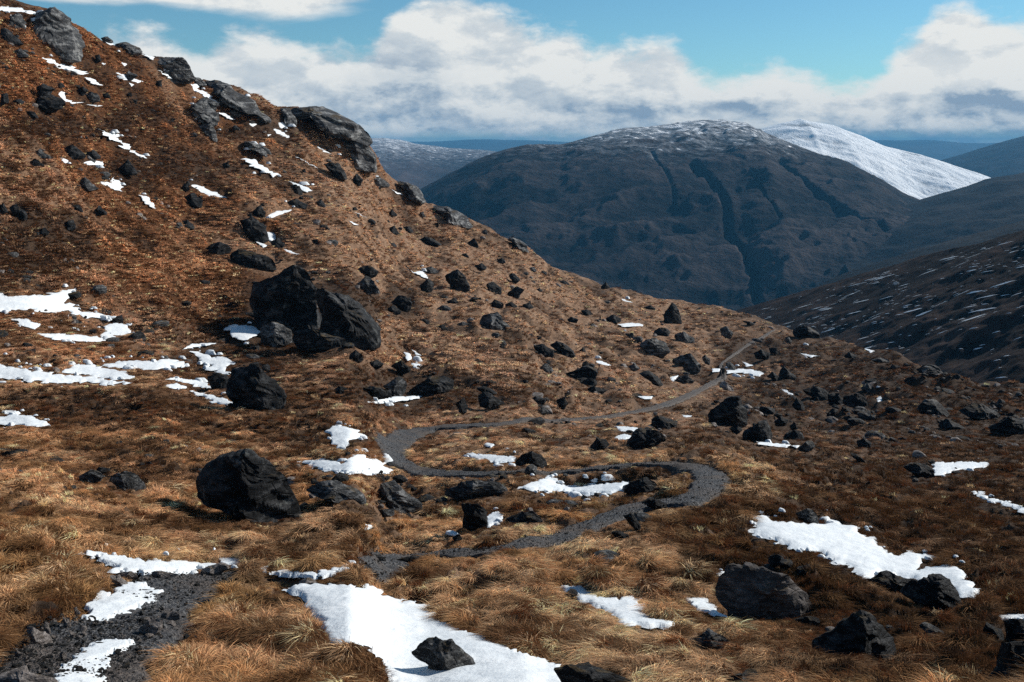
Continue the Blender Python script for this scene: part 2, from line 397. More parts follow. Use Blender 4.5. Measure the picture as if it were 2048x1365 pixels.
SNOW = [  # region, outline, label or None
    ('F', '460 985 500 960 520 900 545 830 600 825 650 845 680 805 760 775 830 790 940 830 920 890 830 920 740 945 650 985 590 1005 520 1005', 'lumpy trodden snow bank beside the near stretch of gravel path'),
    ('F', '290 1290 370 1240 480 1180 590 1110 700 1110 780 1120 720 1160 640 1200 660 1240 640 1290 660 1340 560 1400 330 1420', 'thin icy snow with footprints lying on the gravel path at the bottom'),
    ('F', '385 595 480 600 640 612 700 630 800 635 840 660 870 630 960 655 1020 645 1120 650 1260 665 1240 685 1150 690 1100 725 1020 730 950 715 860 730 760 725 660 715 640 680 560 625 450 610', 'long snow strip just beyond the first bend of the path, lower left'),
    ('F', '1250 625 1300 640 1400 650 1410 675 1300 675 1260 650', 'small curved snow tongue above the pebbly rim of the near path'),
    ('F', '1475 685 1550 680 1575 715 1650 710 1700 730 1780 720 1830 735 1850 715 1920 700 2030 670 2040 700 1900 745 1800 755 1700 745 1600 735 1510 705', 'ragged snow strip just above the biggest foreground snowfield'),
    ('P', '568 1176 600 1165 650 1163 695 1167 720 1172 735 1163 760 1178 790 1195 820 1200 850 1205 865 1220 900 1245 950 1265 985 1275 1040 1300 1100 1320 1160 1335 1120 1345 1130 1365 1180 1420 790 1420 780 1365 772 1335 745 1300 735 1285 700 1283 668 1292 655 1275 640 1240 620 1215 600 1190', 'biggest smooth white snowfield at the bottom with a grey boulder in it'),
    ('G', '1290 780 1360 785 1420 800 1450 790 1530 815 1600 860 1680 860 1730 880 1750 850 1820 875 1850 920 1870 960 1930 980 2030 1010 2000 1045 1900 1040 1800 1020 1750 1030 1700 980 1600 930 1530 895 1480 890 1450 850 1380 820', 'slanting snow patch with grass islands left of the broad flat boulder'),
    ('G', '1110 235 1200 195 1310 160 1340 180 1340 200 1420 215 1470 220 1560 205 1680 205 1760 190 1750 235 1700 255 1620 265 1510 275 1420 250 1300 255 1200 245', 'bluish drifted snow in the hollow under the path embankment'),
    ('G', '935 390 1010 370 1045 395 1000 435 940 460', 'little snow wedge between two black rocks above the middle path'),
    ('G', '680 495 740 485 790 500 740 507', 'small snow sliver beside the square black boulder'),
    ('G', '225 448 285 452 255 470 230 478', 'tiny snow scrap in brown tussocks, centre left foreground'),
    ('D', '40 1020 110 1015 190 1050 225 1080 150 1100 135 1160 70 1150 40 1120 20 1060', 'thick snow block left of the far hairpin bend'),
    ('P', '598 920 640 917 680 925 700 910 730 908 770 925 785 946 740 949 680 943 640 938', 'flat snow patch right beside the far hairpin bend'),
    ('D', '810 1180 900 1185 1000 1190 1120 1200 1080 1230 1000 1240 940 1230 860 1205', 'snow patch inside the far hairpin, left of a black hump'),
    ('D', '910 1130 950 1118 985 1130 960 1147', 'small snow scrap inside the hairpin above the longer patch'),
    ('D', '225 880 280 880 310 865 400 850 480 850 570 845 560 860 470 870 400 886 320 887 270 891', 'thin snow strip at the foot of the black ledge above the hairpin'),
    ('D', '460 588 490 600 505 630 475 642', None), ('D', '500 655 575 665 540 692 515 675', None), ('D', '505 575 558 612 530 607', None),
    ('D', '475 108 520 130 560 123 608 155 590 168 540 140', None), ('D', '1555 643 1600 643 1665 670 1620 673', None),
    ('D', '1700 430 1780 422 1865 430 1840 441 1740 447', None), ('D', '1690 268 1785 306 1740 302', None),
    ('E', '80 878 180 882 265 894 180 908 110 902', None), ('E', '90 935 140 922 195 935 150 952 78 952', None),
    ('E', '650 543 705 543 692 562 658 564', 'little snow patch just left of the walking person'),
    ('E', '728 555 800 546 870 550 975 570 920 590 870 572 800 566 738 572', 'white snow strip just right of the walking person'),
    ('E', '905 965 1000 973 1105 985 1080 1002 1000 992 930 982', None), ('E', '1110 988 1165 988 1140 1003', None),
    ('E', '1040 653 1090 668 1142 700 1090 698 1050 682', None), ('E', '978 655 1015 668 995 672', None),
    ('E', '1158 453 1275 470 1220 478', None), ('E', '828 503 893 525 850 532', None), ('E', '1538 428 1602 440 1570 454', None),
    ('E', '398 595 455 583 442 610 430 628', None), ('E', '222 703 313 703 300 720 250 720', None), ('E', '438 810 562 818 500 825', None),
    ('E', '1602 715 1630 702 1643 730 1615 738', None),
    ('H', '455 390 540 395 570 425 700 430 830 435 880 440 870 410 920 405 980 430 1070 460 1060 480 1100 510 1160 520 1180 550 1220 570 1220 590 1300 620 1370 590 1430 610 1480 605 1540 630 1430 640 1440 665 1420 695 1500 690 1560 675 1640 685 1700 725 1740 770 1750 800 1790 820 1780 850 1740 865 1660 855 1600 800 1500 760 1430 790 1400 760 1330 750 1200 715 1150 760 1080 755 1060 720 1000 690 940 670 860 630 830 600 740 590 680 590 640 560 560 525 500 510 440 490 400 470 470 455', 'large ragged snowfield on the right above two dark boulders'),
    ('H', '1470 85 1560 85 1700 85 1800 85 1845 100 1740 120 1640 130 1560 155 1515 155 1500 115', 'clean white snow patch in dark heather, far right'),
    ('H', '1725 253 1780 253 1860 298 1960 323 2060 358 2060 380 1940 337 1840 307', 'narrow slanting snow strip running out at the right edge'),
    ('H', '25 858 90 868 160 863 230 900 280 955 305 972 220 962 120 932 90 907', 'bluish snow tongue at the left foot of the broad flat boulder'),
    ('H', '1860 965 1940 958 2070 970 2070 1000 1910 992', 'snow strip at the right edge behind the corner boulder'),
    ('H', '228 725 312 713 260 748', None),
    ('C', '-40 395 90 415 160 400 220 410 300 395 380 375 440 358 452 370 410 395 390 420 370 440 430 460 470 495 560 510 635 520 600 537 500 537 420 527 390 502 300 517 240 502 190 487 100 492 -40 510', 'big ragged snow patch on the left shelf at the frame edge'),
    ('C', '60 540 150 545 233 580 200 602 100 572', None), ('C', '232 628 360 633 480 638 570 650 645 670 560 678 420 672 300 662', None),
    ('C', '595 590 660 568 720 578 768 620 740 638 660 638 610 617', None), ('C', '558 640 620 618 680 655 718 677 640 668', None),
    ('C', '-40 795 100 830 250 850 400 875 560 885 690 900 755 915 640 928 480 908 340 918 200 907 -40 880', 'longest flat snow strip at the left edge below the shelf'),
    ('C', '352 850 450 808 540 808 640 840 720 850 793 882 740 897 640 892 520 872 420 862', 'oval snow patch lying just above the longest left strip'),
    ('C', '597 805 700 788 800 783 900 793 960 768 1053 795 1053 822 960 832 850 842 760 817 700 832 640 822', 'toothed snow patch left of the wedge-shaped black boulder'),
    ('C', '1115 733 1160 733 1220 768 1320 763 1373 800 1310 822 1322 872 1260 852 1190 842 1220 812 1180 790', 'snow patch touching the top of the wedge-shaped black boulder'),
    ('C', '963 888 1100 893 1200 913 1228 947 1140 937 1060 912', None), ('C', '948 930 1030 918 1088 947 1000 949', None),
    ('C', '1098 963 1200 978 1330 1018 1473 1067 1380 1053 1240 1028 1160 997', 'thin curved snow line under the wedge-shaped black boulder'),
    ('C', '-40 1120 90 1098 190 1108 305 1167 180 1164 -40 1155', 'wedge of snow at the left edge, lowest of the left group'),
    ('C', '20 1073 97 1073 90 1094 30 1097', None), ('C', '1335 600 1400 578 1460 583 1508 620 1480 643 1420 673 1348 648', 'bluish snow patch tucked against the left foot of the huge black boulder'),
    ('C', '1055 727 1110 688 1265 683 1180 702 1090 718', None), ('C', '1543 33 1600 43 1618 80 1560 97', None), ('C', '1483 95 1558 120 1530 132', None),
    ('C', '1638 133 1743 170 1660 163', None),
    ('A', '158 283 220 308 300 348 400 383 505 427 470 431 360 398 270 353 200 313', 'long thin snow streak slanting below the top left crag'),
    ('A', '488 448 530 453 593 497 540 483', None), ('A', '328 528 365 528 387 570 415 590 375 592', None), ('A', '390 592 490 594 420 602', None),
    ('A', '500 606 600 613 560 619', None), ('A', '568 748 650 778 720 828 833 917 800 908 740 873 690 833 640 798', 'broken snow streak down the middle of the left slope'),
    ('A', '458 945 540 933 608 940 590 959 500 957', None), ('A', '343 913 420 933 380 948', None), ('A', '563 1048 640 1063 660 1028 702 1060 718 1112 670 1102 620 1082', None),
    ('A', '808 1128 850 1138 892 1180 898 1213 850 1182', None), ('A', '1098 1068 1180 1078 1260 1118 1335 1152 1280 1153 1220 1143 1160 1113', None),
    ('A', '1408 918 1490 928 1510 958 1625 1015 1600 1028 1520 993 1450 953', 'upper of two bright snow streaks in line on the left slope'),
    ('A', '1678 1053 1740 1068 1813 1105 1780 1118 1710 1083', 'lower of two bright snow streaks in line on the left slope'),
    ('A', '1493 693 1560 733 1640 763 1685 795 1650 798 1570 753', None), ('A', '1608 708 1650 703 1678 735 1630 748', None), ('A', '1438 713 1503 720 1470 738', None),
    ('A', '1518 763 1583 785 1560 793', None), ('A', '1263 653 1310 658 1370 697 1320 688', None), ('A', '623 403 700 428 740 438 853 480 790 483 720 453', None),
    ('A', '918 408 980 438 1055 482 1010 468', None), ('A', '1078 488 1130 488 1160 523 1305 607 1250 593 1140 533', None), ('A', '-30 33 60 43 130 48 218 75 180 83 100 68 -30 57', None),
    ('A', '58 83 133 132 90 118', None), ('A', '818 313 903 330 890 347', None), ('A', '588 228 663 258 640 263', None), ('A', '1543 1250 1600 1223 1713 1213 1650 1242 1570 1267', None),
    ('A', '378 363 443 392 400 388', None), ('A', '700 360 745 372 720 384', None), ('A', '580 360 625 372 600 378', None), ('A', '1030 470 1075 500 1050 490', None),
    ('A', '1715 905 1760 925 1840 975 1800 955', None), ('A', '750 480 780 492 765 504', None), ('A', '240 290 345 343 300 325', None), ('A', '1810 825 1860 855 1925 895 1880 880', None),
    ('B', '1113 663 1183 697 1150 690', None), ('B', '722 793 798 822 760 815', None), ('B', '895 795 970 827 935 815', None), ('B', '865 845 925 872 890 867', None),
]

# boulders: region, outline of the visible block, optional (label, level of detail, short name as a landmark)
ROCKS = [
    ('F', '1140 190 1180 110 1290 60 1430 15 1500 60 1570 95 1680 140 1720 200 1745 330 1735 400 1690 440 1600 420 1480 370 1340 310 1230 300 1150 270', ('big rounded black boulder sitting in brown tussocks, left foreground', 5, 'the big rounded foreground boulder')),
    ('C', '1415 340 1440 310 1480 270 1560 255 1700 215 1780 250 1830 310 1860 400 1850 470 1870 600 1760 640 1600 620 1500 580 1440 470 1430 400', ('huge black boulder, tallest block of the pile below the left slope', 5, 'the huge black boulder')),
    ('P', '613 540 655 565 690 580 715 610 740 640 765 665 762 682 720 692 660 692 630 680 615 600', ('sloping right shoulder block of the huge black boulder pile', 5, None)),
    ('C', '1510 600 1570 565 1640 580 1690 620 1690 680 1600 695 1520 670', ('grey rock leaning at the lower left of the huge black boulder', 4, None)),
    ('C', '1690 610 1790 600 1900 620 1950 640 2033 650 2033 710 1900 722 1800 705 1700 690', None),
    ('C', '1330 850 1400 810 1480 795 1540 820 1580 880 1640 950 1665 1010 1640 1070 1560 1085 1440 1060 1340 1000 1310 940', ('wedge-shaped black boulder beside left snow patches', 5, 'the wedge-shaped black boulder')),
    ('C', '1195 900 1200 870 1260 855 1320 880 1330 940 1290 960 1220 930', None),
    ('C', '1320 225 1345 155 1390 135 1430 150 1500 165 1570 165 1615 200 1620 240 1540 258 1400 250', ('long black rock above the huge boulder with its shadow to the left', 4, None)),
    ('C', '1175 130 1220 105 1290 95 1350 120 1350 150 1290 175 1230 155', None),
    ('G', '250 340 290 250 310 190 400 180 470 200 560 290 565 330 510 365 400 362 300 352', ('pointed layered grey boulder right of the big rounded foreground boulder', 5, 'the pointed layered boulder')),
    ('G', '665 255 680 235 740 240 760 200 860 185 930 195 1010 195 1060 245 1065 285 1000 292 900 270 800 280 700 282', ('flat-topped grey slab rock in the centre below the far path', 4, 'the flat-topped slab rock')),
    ('G', '780 330 890 305 935 350 945 460 880 482 800 445 795 380', ('square black boulder above the middle stretch of path', 4, 'the square black boulder')),
    ('G', '1045 420 1150 372 1230 360 1280 400 1285 418 1130 425 1050 440', ('low dark rock capped with grass right of the square black boulder', 4, None)),
    ('P', '612 980 640 955 660 958 690 972 735 995 730 1001 690 994 640 990', None),
    ('G', '475 1190 540 1140 600 1110 640 1105 700 1120 740 1105 760 1150 800 1190 850 1230 895 1270 820 1275 750 1305 690 1295 650 1270 560 1240 500 1215', ('grey craggy boulder standing in the biggest foreground snowfield', 5, 'the boulder in the foreground snowfield')),
    ('G', '1330 1310 1400 1270 1480 1275 1600 1295 1700 1290 1780 1340 1800 1380 1400 1420 1370 1360', ('dark flat boulder cut by the bottom edge beside the foreground snowfield', 4, None)),
    ('G', '1740 250 1770 195 1850 175 1930 200 1960 240 1850 262', ('pointed dark rock at the right end of the bluish snow hollow', 4, 'the rock beside the snow hollow')),
    ('D', '1085 1240 1130 1190 1200 1170 1270 1180 1298 1225 1290 1245', ('black hump of rock inside the far hairpin, beside a snow patch', 4, 'the black hump in the hairpin')),
    ('G', '410 655 450 630 530 630 590 655 560 672 450 668', None), ('G', '270 615 330 620 365 655 300 648', None), ('G', '890 645 930 622 970 650 940 685', None),
    ('G', '1730 395 1780 378 1840 450 1840 487 1760 440', None), ('G', '1650 492 1700 478 1775 510 1760 530 1690 520', None),
    ('G', '1820 328 1880 300 1950 290 2000 330 1980 347 1900 338', None), ('G', '740 512 790 498 805 530 770 543 735 527', None), ('G', '270 355 400 360 405 390 330 397', None),
    ('F', '410 205 480 150 560 110 600 120 615 170 560 195', ('black triangular rock in the left tussocks, paired with a grey one', 4, None)),
    ('F', '615 190 650 150 720 130 790 160 830 220 865 247 800 250 700 238', ('ribbed grey rock left of the big rounded foreground boulder', 4, None)),
    ('F', '145 1045 190 1038 270 1115 300 1140 230 1137 180 1120', ('pale flat stone in the cut bank at lower left', 4, 'the pale bank stone')),
    ('F', '250 1010 280 1025 303 1080 262 1075', None), ('F', '360 988 400 1000 412 1047 370 1038', None), ('F', '385 1058 450 1083 420 1103', None),
    ('F', '640 735 700 738 738 792 700 803 660 772', ('brown slab tilted against the grass bank beside the trodden snow', 4, None)),
    ('F', '665 735 690 718 800 716 832 742 760 760', None), ('F', '840 748 900 718 960 720 1045 735 960 752', None),
    ('F', '340 1190 370 1180 392 1200 380 1228 345 1228', None), ('F', '80 1208 100 1180 137 1195 120 1218', None), ('F', '930 985 950 955 1040 955 1062 990 960 1005', None),
    ('F', '-30 1340 60 1315 120 1305 200 1310 300 1350 330 1410 -30 1430', ('brown boulder cut by the bottom left corner', 4, 'the bottom left corner boulder')),
    ('F', '422 932 445 925 465 965 440 980', None), ('F', '800 1060 850 1010 900 985 950 1000 940 1060 880 1090 820 1090', None),
    ('F', '1130 720 1200 690 1280 675 1340 690 1330 720 1250 735 1150 740', None),
    ('H', '180 850 220 780 300 720 400 715 550 715 680 730 740 790 820 850 835 930 820 970 700 990 560 1000 440 990 330 950 290 920', ('broad flat-topped brown boulder at lower right', 5, 'the broad flat boulder')),
    ('H', '790 1150 840 1090 900 1020 960 960 1040 940 1170 935 1210 990 1260 1040 1310 1100 1340 1130 1310 1200 1280 1260 1200 1230 1050 1190 900 1200', ('sharp-ridged black boulder lower right with a sunlit veined side', 5, 'the sharp-ridged boulder')),
    ('H', '1115 775 1160 740 1200 715 1300 735 1400 760 1420 790 1340 845 1230 850', ('left one of two dark boulders below the large ragged snowfield', 4, None)),
    ('H', '1330 870 1400 800 1450 780 1560 750 1620 780 1650 840 1670 920 1640 960 1540 935 1400 905', ('right one of two dark boulders below the large ragged snowfield', 5, 'the two boulders under the ragged snowfield')),
    ('H', '700 375 760 345 830 370 850 400 830 435 760 430 700 405', ('small grey rock at the top edge of the large ragged snowfield', 4, None)),
    ('H', '1330 115 1400 95 1470 100 1510 130 1505 172 1440 168 1370 145', ('black rock at the left end of the clean snow patch, far right', 4, 'the rock by the clean snow patch')),
    ('H', '1760 1060 1800 1010 1850 1040 1920 1060 1935 1135 1860 1128', None), ('H', '1920 1015 1960 990 2040 985 2080 1140 1940 1145', ('black boulder cut by the right edge below a snow strip', 4, 'the right edge boulder')),
    ('H', '60 1125 200 1065 300 1090 340 1130 250 1185 100 1155', None), ('H', '1780 1420 1860 1330 1930 1250 1960 1150 2080 1130 2080 1430', ('big black boulder filling the bottom right corner', 4, None)),
    ('H', '250 1350 340 1310 480 1300 540 1350 545 1420 260 1420', ('dark boulder with white patches cut by the bottom edge at right', 4, None)),
    ('H', '1005 28 1050 38 1112 78 1060 68', None), ('H', '690 1005 760 978 840 980 862 1012 780 1030', None), ('H', '1390 1000 1470 1020 1560 1060 1590 1090 1500 1085 1420 1040', None),
    ('E', '360 200 385 165 405 148 440 175 470 230 480 270 440 290 380 283 370 240', ('spiky upright black boulder on the skyline of the knoll', 4, 'the spiky upright boulder')),
    ('E', '1115 345 1140 300 1175 275 1230 300 1300 372 1200 372', ('dark triangular boulder at the knoll edge before the far heather slope', 4, 'the dark triangular boulder')),
    ('E', '220 400 260 370 330 365 390 395 405 440 350 467 270 447', ('broad grey boulder below the spiky upright one', 4, None)), ('E', '300 340 340 305 400 305 420 335 380 362', None), ('E', '420 345 490 325 550 370 550 392 440 385', None),
    ('E', '410 490 450 460 520 450 580 500 590 530 550 572 500 545 430 515', ('slanting layered grey boulder up and left of the walking person', 4, 'the slanting layered boulder')),
    ('E', '580 470 610 455 640 490 640 522 600 502', None), ('E', '430 620 460 590 510 580 550 620 550 652 480 652', ('grey boulder just left of the walking person beside the path', 4, 'the boulder by the person')),
    ('E', '615 830 640 780 690 740 760 715 810 710 840 750 870 800 860 850 790 882 690 887 640 862', ('large round black boulder below the walking person', 5, 'the large round black boulder')),
    ('E', '830 925 870 880 930 850 980 840 1000 900 1010 942 930 963 840 952', ('shark-fin black boulder right of the large round one', 4, 'the shark-fin boulder')),
    ('E', '285 850 340 820 420 840 455 870 440 902 330 892', None), ('E', '150 1000 190 920 220 895 270 905 330 890 390 920 400 960 300 982 200 1002', ('jagged black rock beside two snow scraps above the near hairpin', 4, 'the jagged rock above the hairpin')),
    ('E', '880 460 930 430 990 450 980 482 910 484', None), ('E', '975 425 1030 420 1032 457 990 452', None), ('E', '1072 378 1100 358 1117 390 1080 393', None), ('E', '690 305 740 290 775 330 760 382 710 365', None),
    ('E', '1150 665 1250 640 1330 680 1340 740 1240 715', None), ('E', '1320 690 1400 680 1420 735 1330 755', None), ('E', '1410 700 1480 690 1550 690 1562 742 1500 765 1420 750', ('black ledge block beside a white snow scrap, right of the centre', 4, 'the black ledge on the right')),
    ('E', '1500 655 1560 625 1602 662 1560 693', None), ('E', '1038 600 1050 555 1070 530 1110 570 1152 595 1080 610', None), ('E', '958 595 1000 560 1050 590 1052 622', None),
    ('E', '1108 755 1140 710 1180 730 1192 777 1140 779', None), ('E', '1840 795 1880 740 1930 725 2000 750 2032 800 1950 820 1860 808', None), ('E', '1478 805 1530 785 1600 810 1612 842 1520 850', None),
    ('E', '1410 830 1450 812 1490 825 1500 852 1430 855', None), ('E', '1308 795 1350 770 1392 790 1370 832 1312 825', None), ('E', '1098 875 1130 850 1152 890 1112 898', None), ('E', '998 845 1050 820 1112 840 1080 872 1020 873', None),
    ('E', '1148 1012 1190 970 1240 965 1257 1000 1200 1025', None), ('E', '1488 965 1540 940 1582 970 1560 1003 1500 995', None), ('E', '748 895 800 865 832 900 780 923', None),
    ('E', '1830 545 1880 520 1960 530 2002 580 1970 622 1890 613', ('black mass of rock where the knoll drops to the far slope', 4, None)), ('E', '690 655 705 625 730 618 760 645 785 672 720 675', ('pale rock step in the path at the feet of the person', 4, None)),
    ('E', '1560 490 1620 478 1690 490 1680 505 1600 505', None), ('E', '1398 460 1450 445 1500 465 1480 482 1420 478', None), ('E', '1448 1030 1480 1032 1545 1082 1520 1088 1470 1065', None),
    ('E', '725 500 760 500 790 540 770 555 730 530', None), ('E', '820 262 880 270 915 285 860 292', None),
    ('Z', '838 915 880 870 940 870 992 932 900 944', None), ('Z', '1028 925 1090 880 1180 880 1252 942 1150 964', ('long dark rock in the heather near the right edge', 4, 'the long rock in the heather')), ('Z', '878 982 980 960 1092 1017 980 1005', None), ('Z', '1188 1015 1280 950 1380 960 1380 1032 1250 1044', None),
    ('D', '165 135 200 90 270 95 320 130 290 155 200 155', None), ('D', '170 195 230 150 290 180 330 240 250 250 180 235', ('ribbed grey boulder right of the top of the huge black boulder', 4, None)),
    ('D', '380 305 410 255 470 265 510 310 490 357 430 335', None), ('D', '345 342 400 318 452 360 400 378', None), ('D', '550 205 600 165 640 200 620 242 560 235', None),
    ('D', '690 155 770 110 810 150 850 222 760 240 700 190', ('tall black boulder in the boulder field at the foot of the slope', 4, 'the tall black boulder')), ('D', '570 102 620 93 662 130 600 142', None), ('D', '930 198 990 180 1032 220 1022 257 950 235', None),
    ('D', '1048 253 1110 205 1162 230 1120 277 1070 279', None), ('D', '1058 142 1110 133 1137 170 1110 192 1070 165', None), ('D', '698 293 750 275 782 310 720 314', None), ('D', '638 353 680 313 752 345 720 359', None),
    ('D', '818 285 870 275 920 280 932 310 850 314', None), ('D', '938 313 980 285 1042 310 1032 342 940 338', None), ('D', '1038 313 1090 298 1122 330 1100 347 1050 343', None), ('D', '1138 308 1200 303 1217 335 1160 343', None),
    ('D', '890 450 910 390 970 355 1010 345 1045 370 1040 410 1080 450 1060 477 960 475', ('domed grey boulder alone on the pale grass in the centre', 4, 'the domed boulder on pale grass')),
    ('D', '1195 562 1260 543 1330 580 1332 612 1260 614', None), ('D', '1290 542 1320 508 1400 550 1457 602 1400 614 1340 583', ('slanting dark rock ridge in the middle of the grassy slope', 4, 'the slanting mid-slope rock')), ('D', '1468 583 1500 563 1522 597', None),
    ('D', '1380 722 1450 680 1530 675 1582 700 1567 762 1480 759', ('smooth black egg-shaped boulder in the grass, right of centre', 4, 'the egg-shaped boulder')), ('D', '1218 703 1260 658 1300 658 1332 705 1270 714', None),
    ('D', '1758 682 1800 655 1832 690 1790 702', None), ('D', '1818 722 1870 698 1940 740 1982 792 1900 768', None), ('D', '1510 803 1560 788 1642 815 1600 842 1530 833', None), ('D', '1338 873 1400 848 1422 890 1370 932', None),
    ('D', '1218 923 1270 912 1302 945 1250 953', None), ('D', '878 853 930 828 1000 850 1052 892 960 909 900 898', None), ('D', '858 803 920 788 1002 830 940 843', None), ('D', '738 883 810 858 837 910 810 952 770 925', None),
    ('D', '460 803 520 770 600 740 700 725 752 760 742 812 620 833 500 853', ('long black ledge above the far hairpin bend', 4, 'the long black ledge')), ('D', '320 783 380 740 440 730 492 780 450 842 390 833', None), ('D', '180 803 260 788 320 800 392 852 300 864 200 835', None),
    ('D', '128 603 170 578 222 600 222 642 140 643', None), ('D', '218 662 300 638 352 670 300 692', None), ('D', '370 672 440 638 522 690 450 714', None), ('D', '738 425 800 418 852 430 840 443 780 444', None), ('D', '543 405 570 398 607 412 605 433', None),
    ('D', '1618 403 1680 368 1732 410 1660 424', None), ('D', '1838 328 1900 318 1932 340 1870 348', None), ('D', '1600 215 1630 185 1657 220 1610 225', ('small upright stone standing on the skyline of the long slope', 4, None)), ('D', '1338 178 1400 176 1427 200 1360 199', None), ('D', '1738 482 1790 483 1802 522 1770 524', None),
    ('D', '48 810 80 790 132 800 130 833 70 835', None), ('D', '1530 1155 1580 1090 1640 1100 1662 1132 1570 1157', None), ('D', '855 90 910 75 950 105 900 120', None), ('D', '1170 112 1200 100 1240 120 1200 130', None), ('D', '990 55 1030 50 1052 70 1010 75', None),
    ('D', '640 440 690 432 720 465 680 460', None), ('D', '1400 410 1430 385 1475 400 1460 422', None), ('D', '1480 355 1520 340 1560 370 1510 378', None), ('D', '1225 235 1245 218 1270 238 1240 247', None), ('D', '1000 570 1030 545 1060 560 1040 578', None), ('D', '1095 600 1120 585 1140 605 1110 612', None),
    ('A', '180 592 240 540 290 530 370 560 382 602 300 645 190 635', ('large black boulder with a snow streak at its right, upper left slope', 4, 'the large upper slope boulder')), ('A', '188 503 250 483 322 520 250 555', None), ('A', '488 562 520 530 570 530 582 582 520 600', None), ('A', '438 523 490 498 512 530 460 563', None),
    ('A', '588 545 630 538 642 567 605 568', None), ('A', '138 643 200 648 222 687 160 675', None), ('A', '148 953 200 913 267 960 240 994 160 980', ('angular black boulder on the golden rib at the left', 4, 'the golden rib boulder')), ('A', '438 1063 490 1028 562 1092 510 1109', None), ('A', '678 985 740 923 792 980 802 1012 700 1007', None),
    ('A', '1043 1083 1090 1063 1112 1100 1060 1113', None), ('A', '1068 1143 1120 1118 1182 1160 1162 1202 1080 1185', None), ('A', '1688 1083 1740 1078 1762 1132 1700 1115', None), ('A', '698 453 750 408 802 440 740 474', None), ('A', '898 473 940 463 942 502 905 498', None),
    ('A', '758 573 800 578 792 604', None), ('A', '978 683 1022 690 1000 713', None), ('A', '1458 1233 1510 1188 1547 1230 1532 1267 1480 1265', None), ('A', '1828 1173 1870 1153 1897 1210 1850 1204', None), ('A', '398 1193 460 1183 492 1230 420 1226', None), ('A', '528 1218 580 1188 622 1240 560 1254', None),
    ('A', '1288 953 1330 938 1337 972 1300 975', None), ('A', '1868 953 1930 938 1980 990 2032 1042 1960 1026 1900 985', None), ('A', '1418 813 1460 820 1550 865 1592 893 1500 879 1440 845', None), ('A', '-30 170 20 160 60 190 142 252 100 256 20 218', None),
    ('A', '40 1190 80 1180 150 1230 160 1270 90 1255', None), ('A', '-20 1190 20 1180 40 1230 -10 1245', None), ('A', '350 1290 420 1270 470 1320 400 1345 350 1330', None), ('A', '180 880 240 860 300 920 220 925', None), ('A', '200 1340 260 1320 310 1350 250 1370', None), ('A', '350 860 420 830 500 900 440 930 380 910', None), ('A', '480 890 540 870 590 915 520 930', None),
    ('A', '0 545 40 540 50 590 0 610', None), ('A', '60 290 110 280 165 325 120 335', None), ('A', '540 320 575 310 590 350 560 365', None),
    ('A', '1050 1280 1090 1275 1140 1330 1090 1325', None), ('A', '1190 590 1225 600 1240 640 1200 625', None), ('A', '720 545 765 540 770 560 730 560', None), ('A', '1340 730 1380 725 1395 755 1355 755', None),
    ('B', '868 615 910 573 952 610 930 642', None), ('B', '718 515 800 503 830 540 862 603 800 578', ('dark fin of rock below the overhanging crag', 4, None)), ('B', '663 738 700 718 737 770 690 769', None), ('B', '1083 803 1120 778 1147 815 1100 824', None), ('B', '1268 808 1300 788 1312 827', None), ('B', '1548 973 1600 943 1622 1002 1570 999', None),
    ('B', '1078 893 1130 873 1162 922 1110 924', None), ('B', '1168 885 1220 878 1242 912 1200 915', None), ('B', '1258 953 1300 928 1422 990 1330 985 1290 993', None), ('B', '1628 913 1665 893 1672 932', None), ('B', '1788 953 1820 933 1842 972', None),
    ('B', '200 825 290 808 382 880 392 952 300 954 230 875', ('dark broken rock face beside snow, above the huge boulder', 4, 'the dark broken face')), ('B', '308 793 350 753 387 800 360 832', None), ('B', '398 963 460 948 502 990 440 1014', None), ('B', '1720 1070 1760 1065 1780 1090 1730 1092', None), ('B', '480 740 560 715 640 745 620 775 520 770', None), ('B', '1360 860 1385 855 1390 880 1362 880', None),
    ('B', '880 770 905 765 915 785 890 787', None), ('B', '1520 1040 1550 1035 1565 1060 1530 1060', None), ('B', '1905 1125 1940 1115 1960 1140 1920 1145', None), ('B', '590 550 610 545 615 565 595 565', None), ('B', '530 640 560 635 600 690 560 680', None), ('B', '640 960 690 950 700 1000 650 1000', None),
]
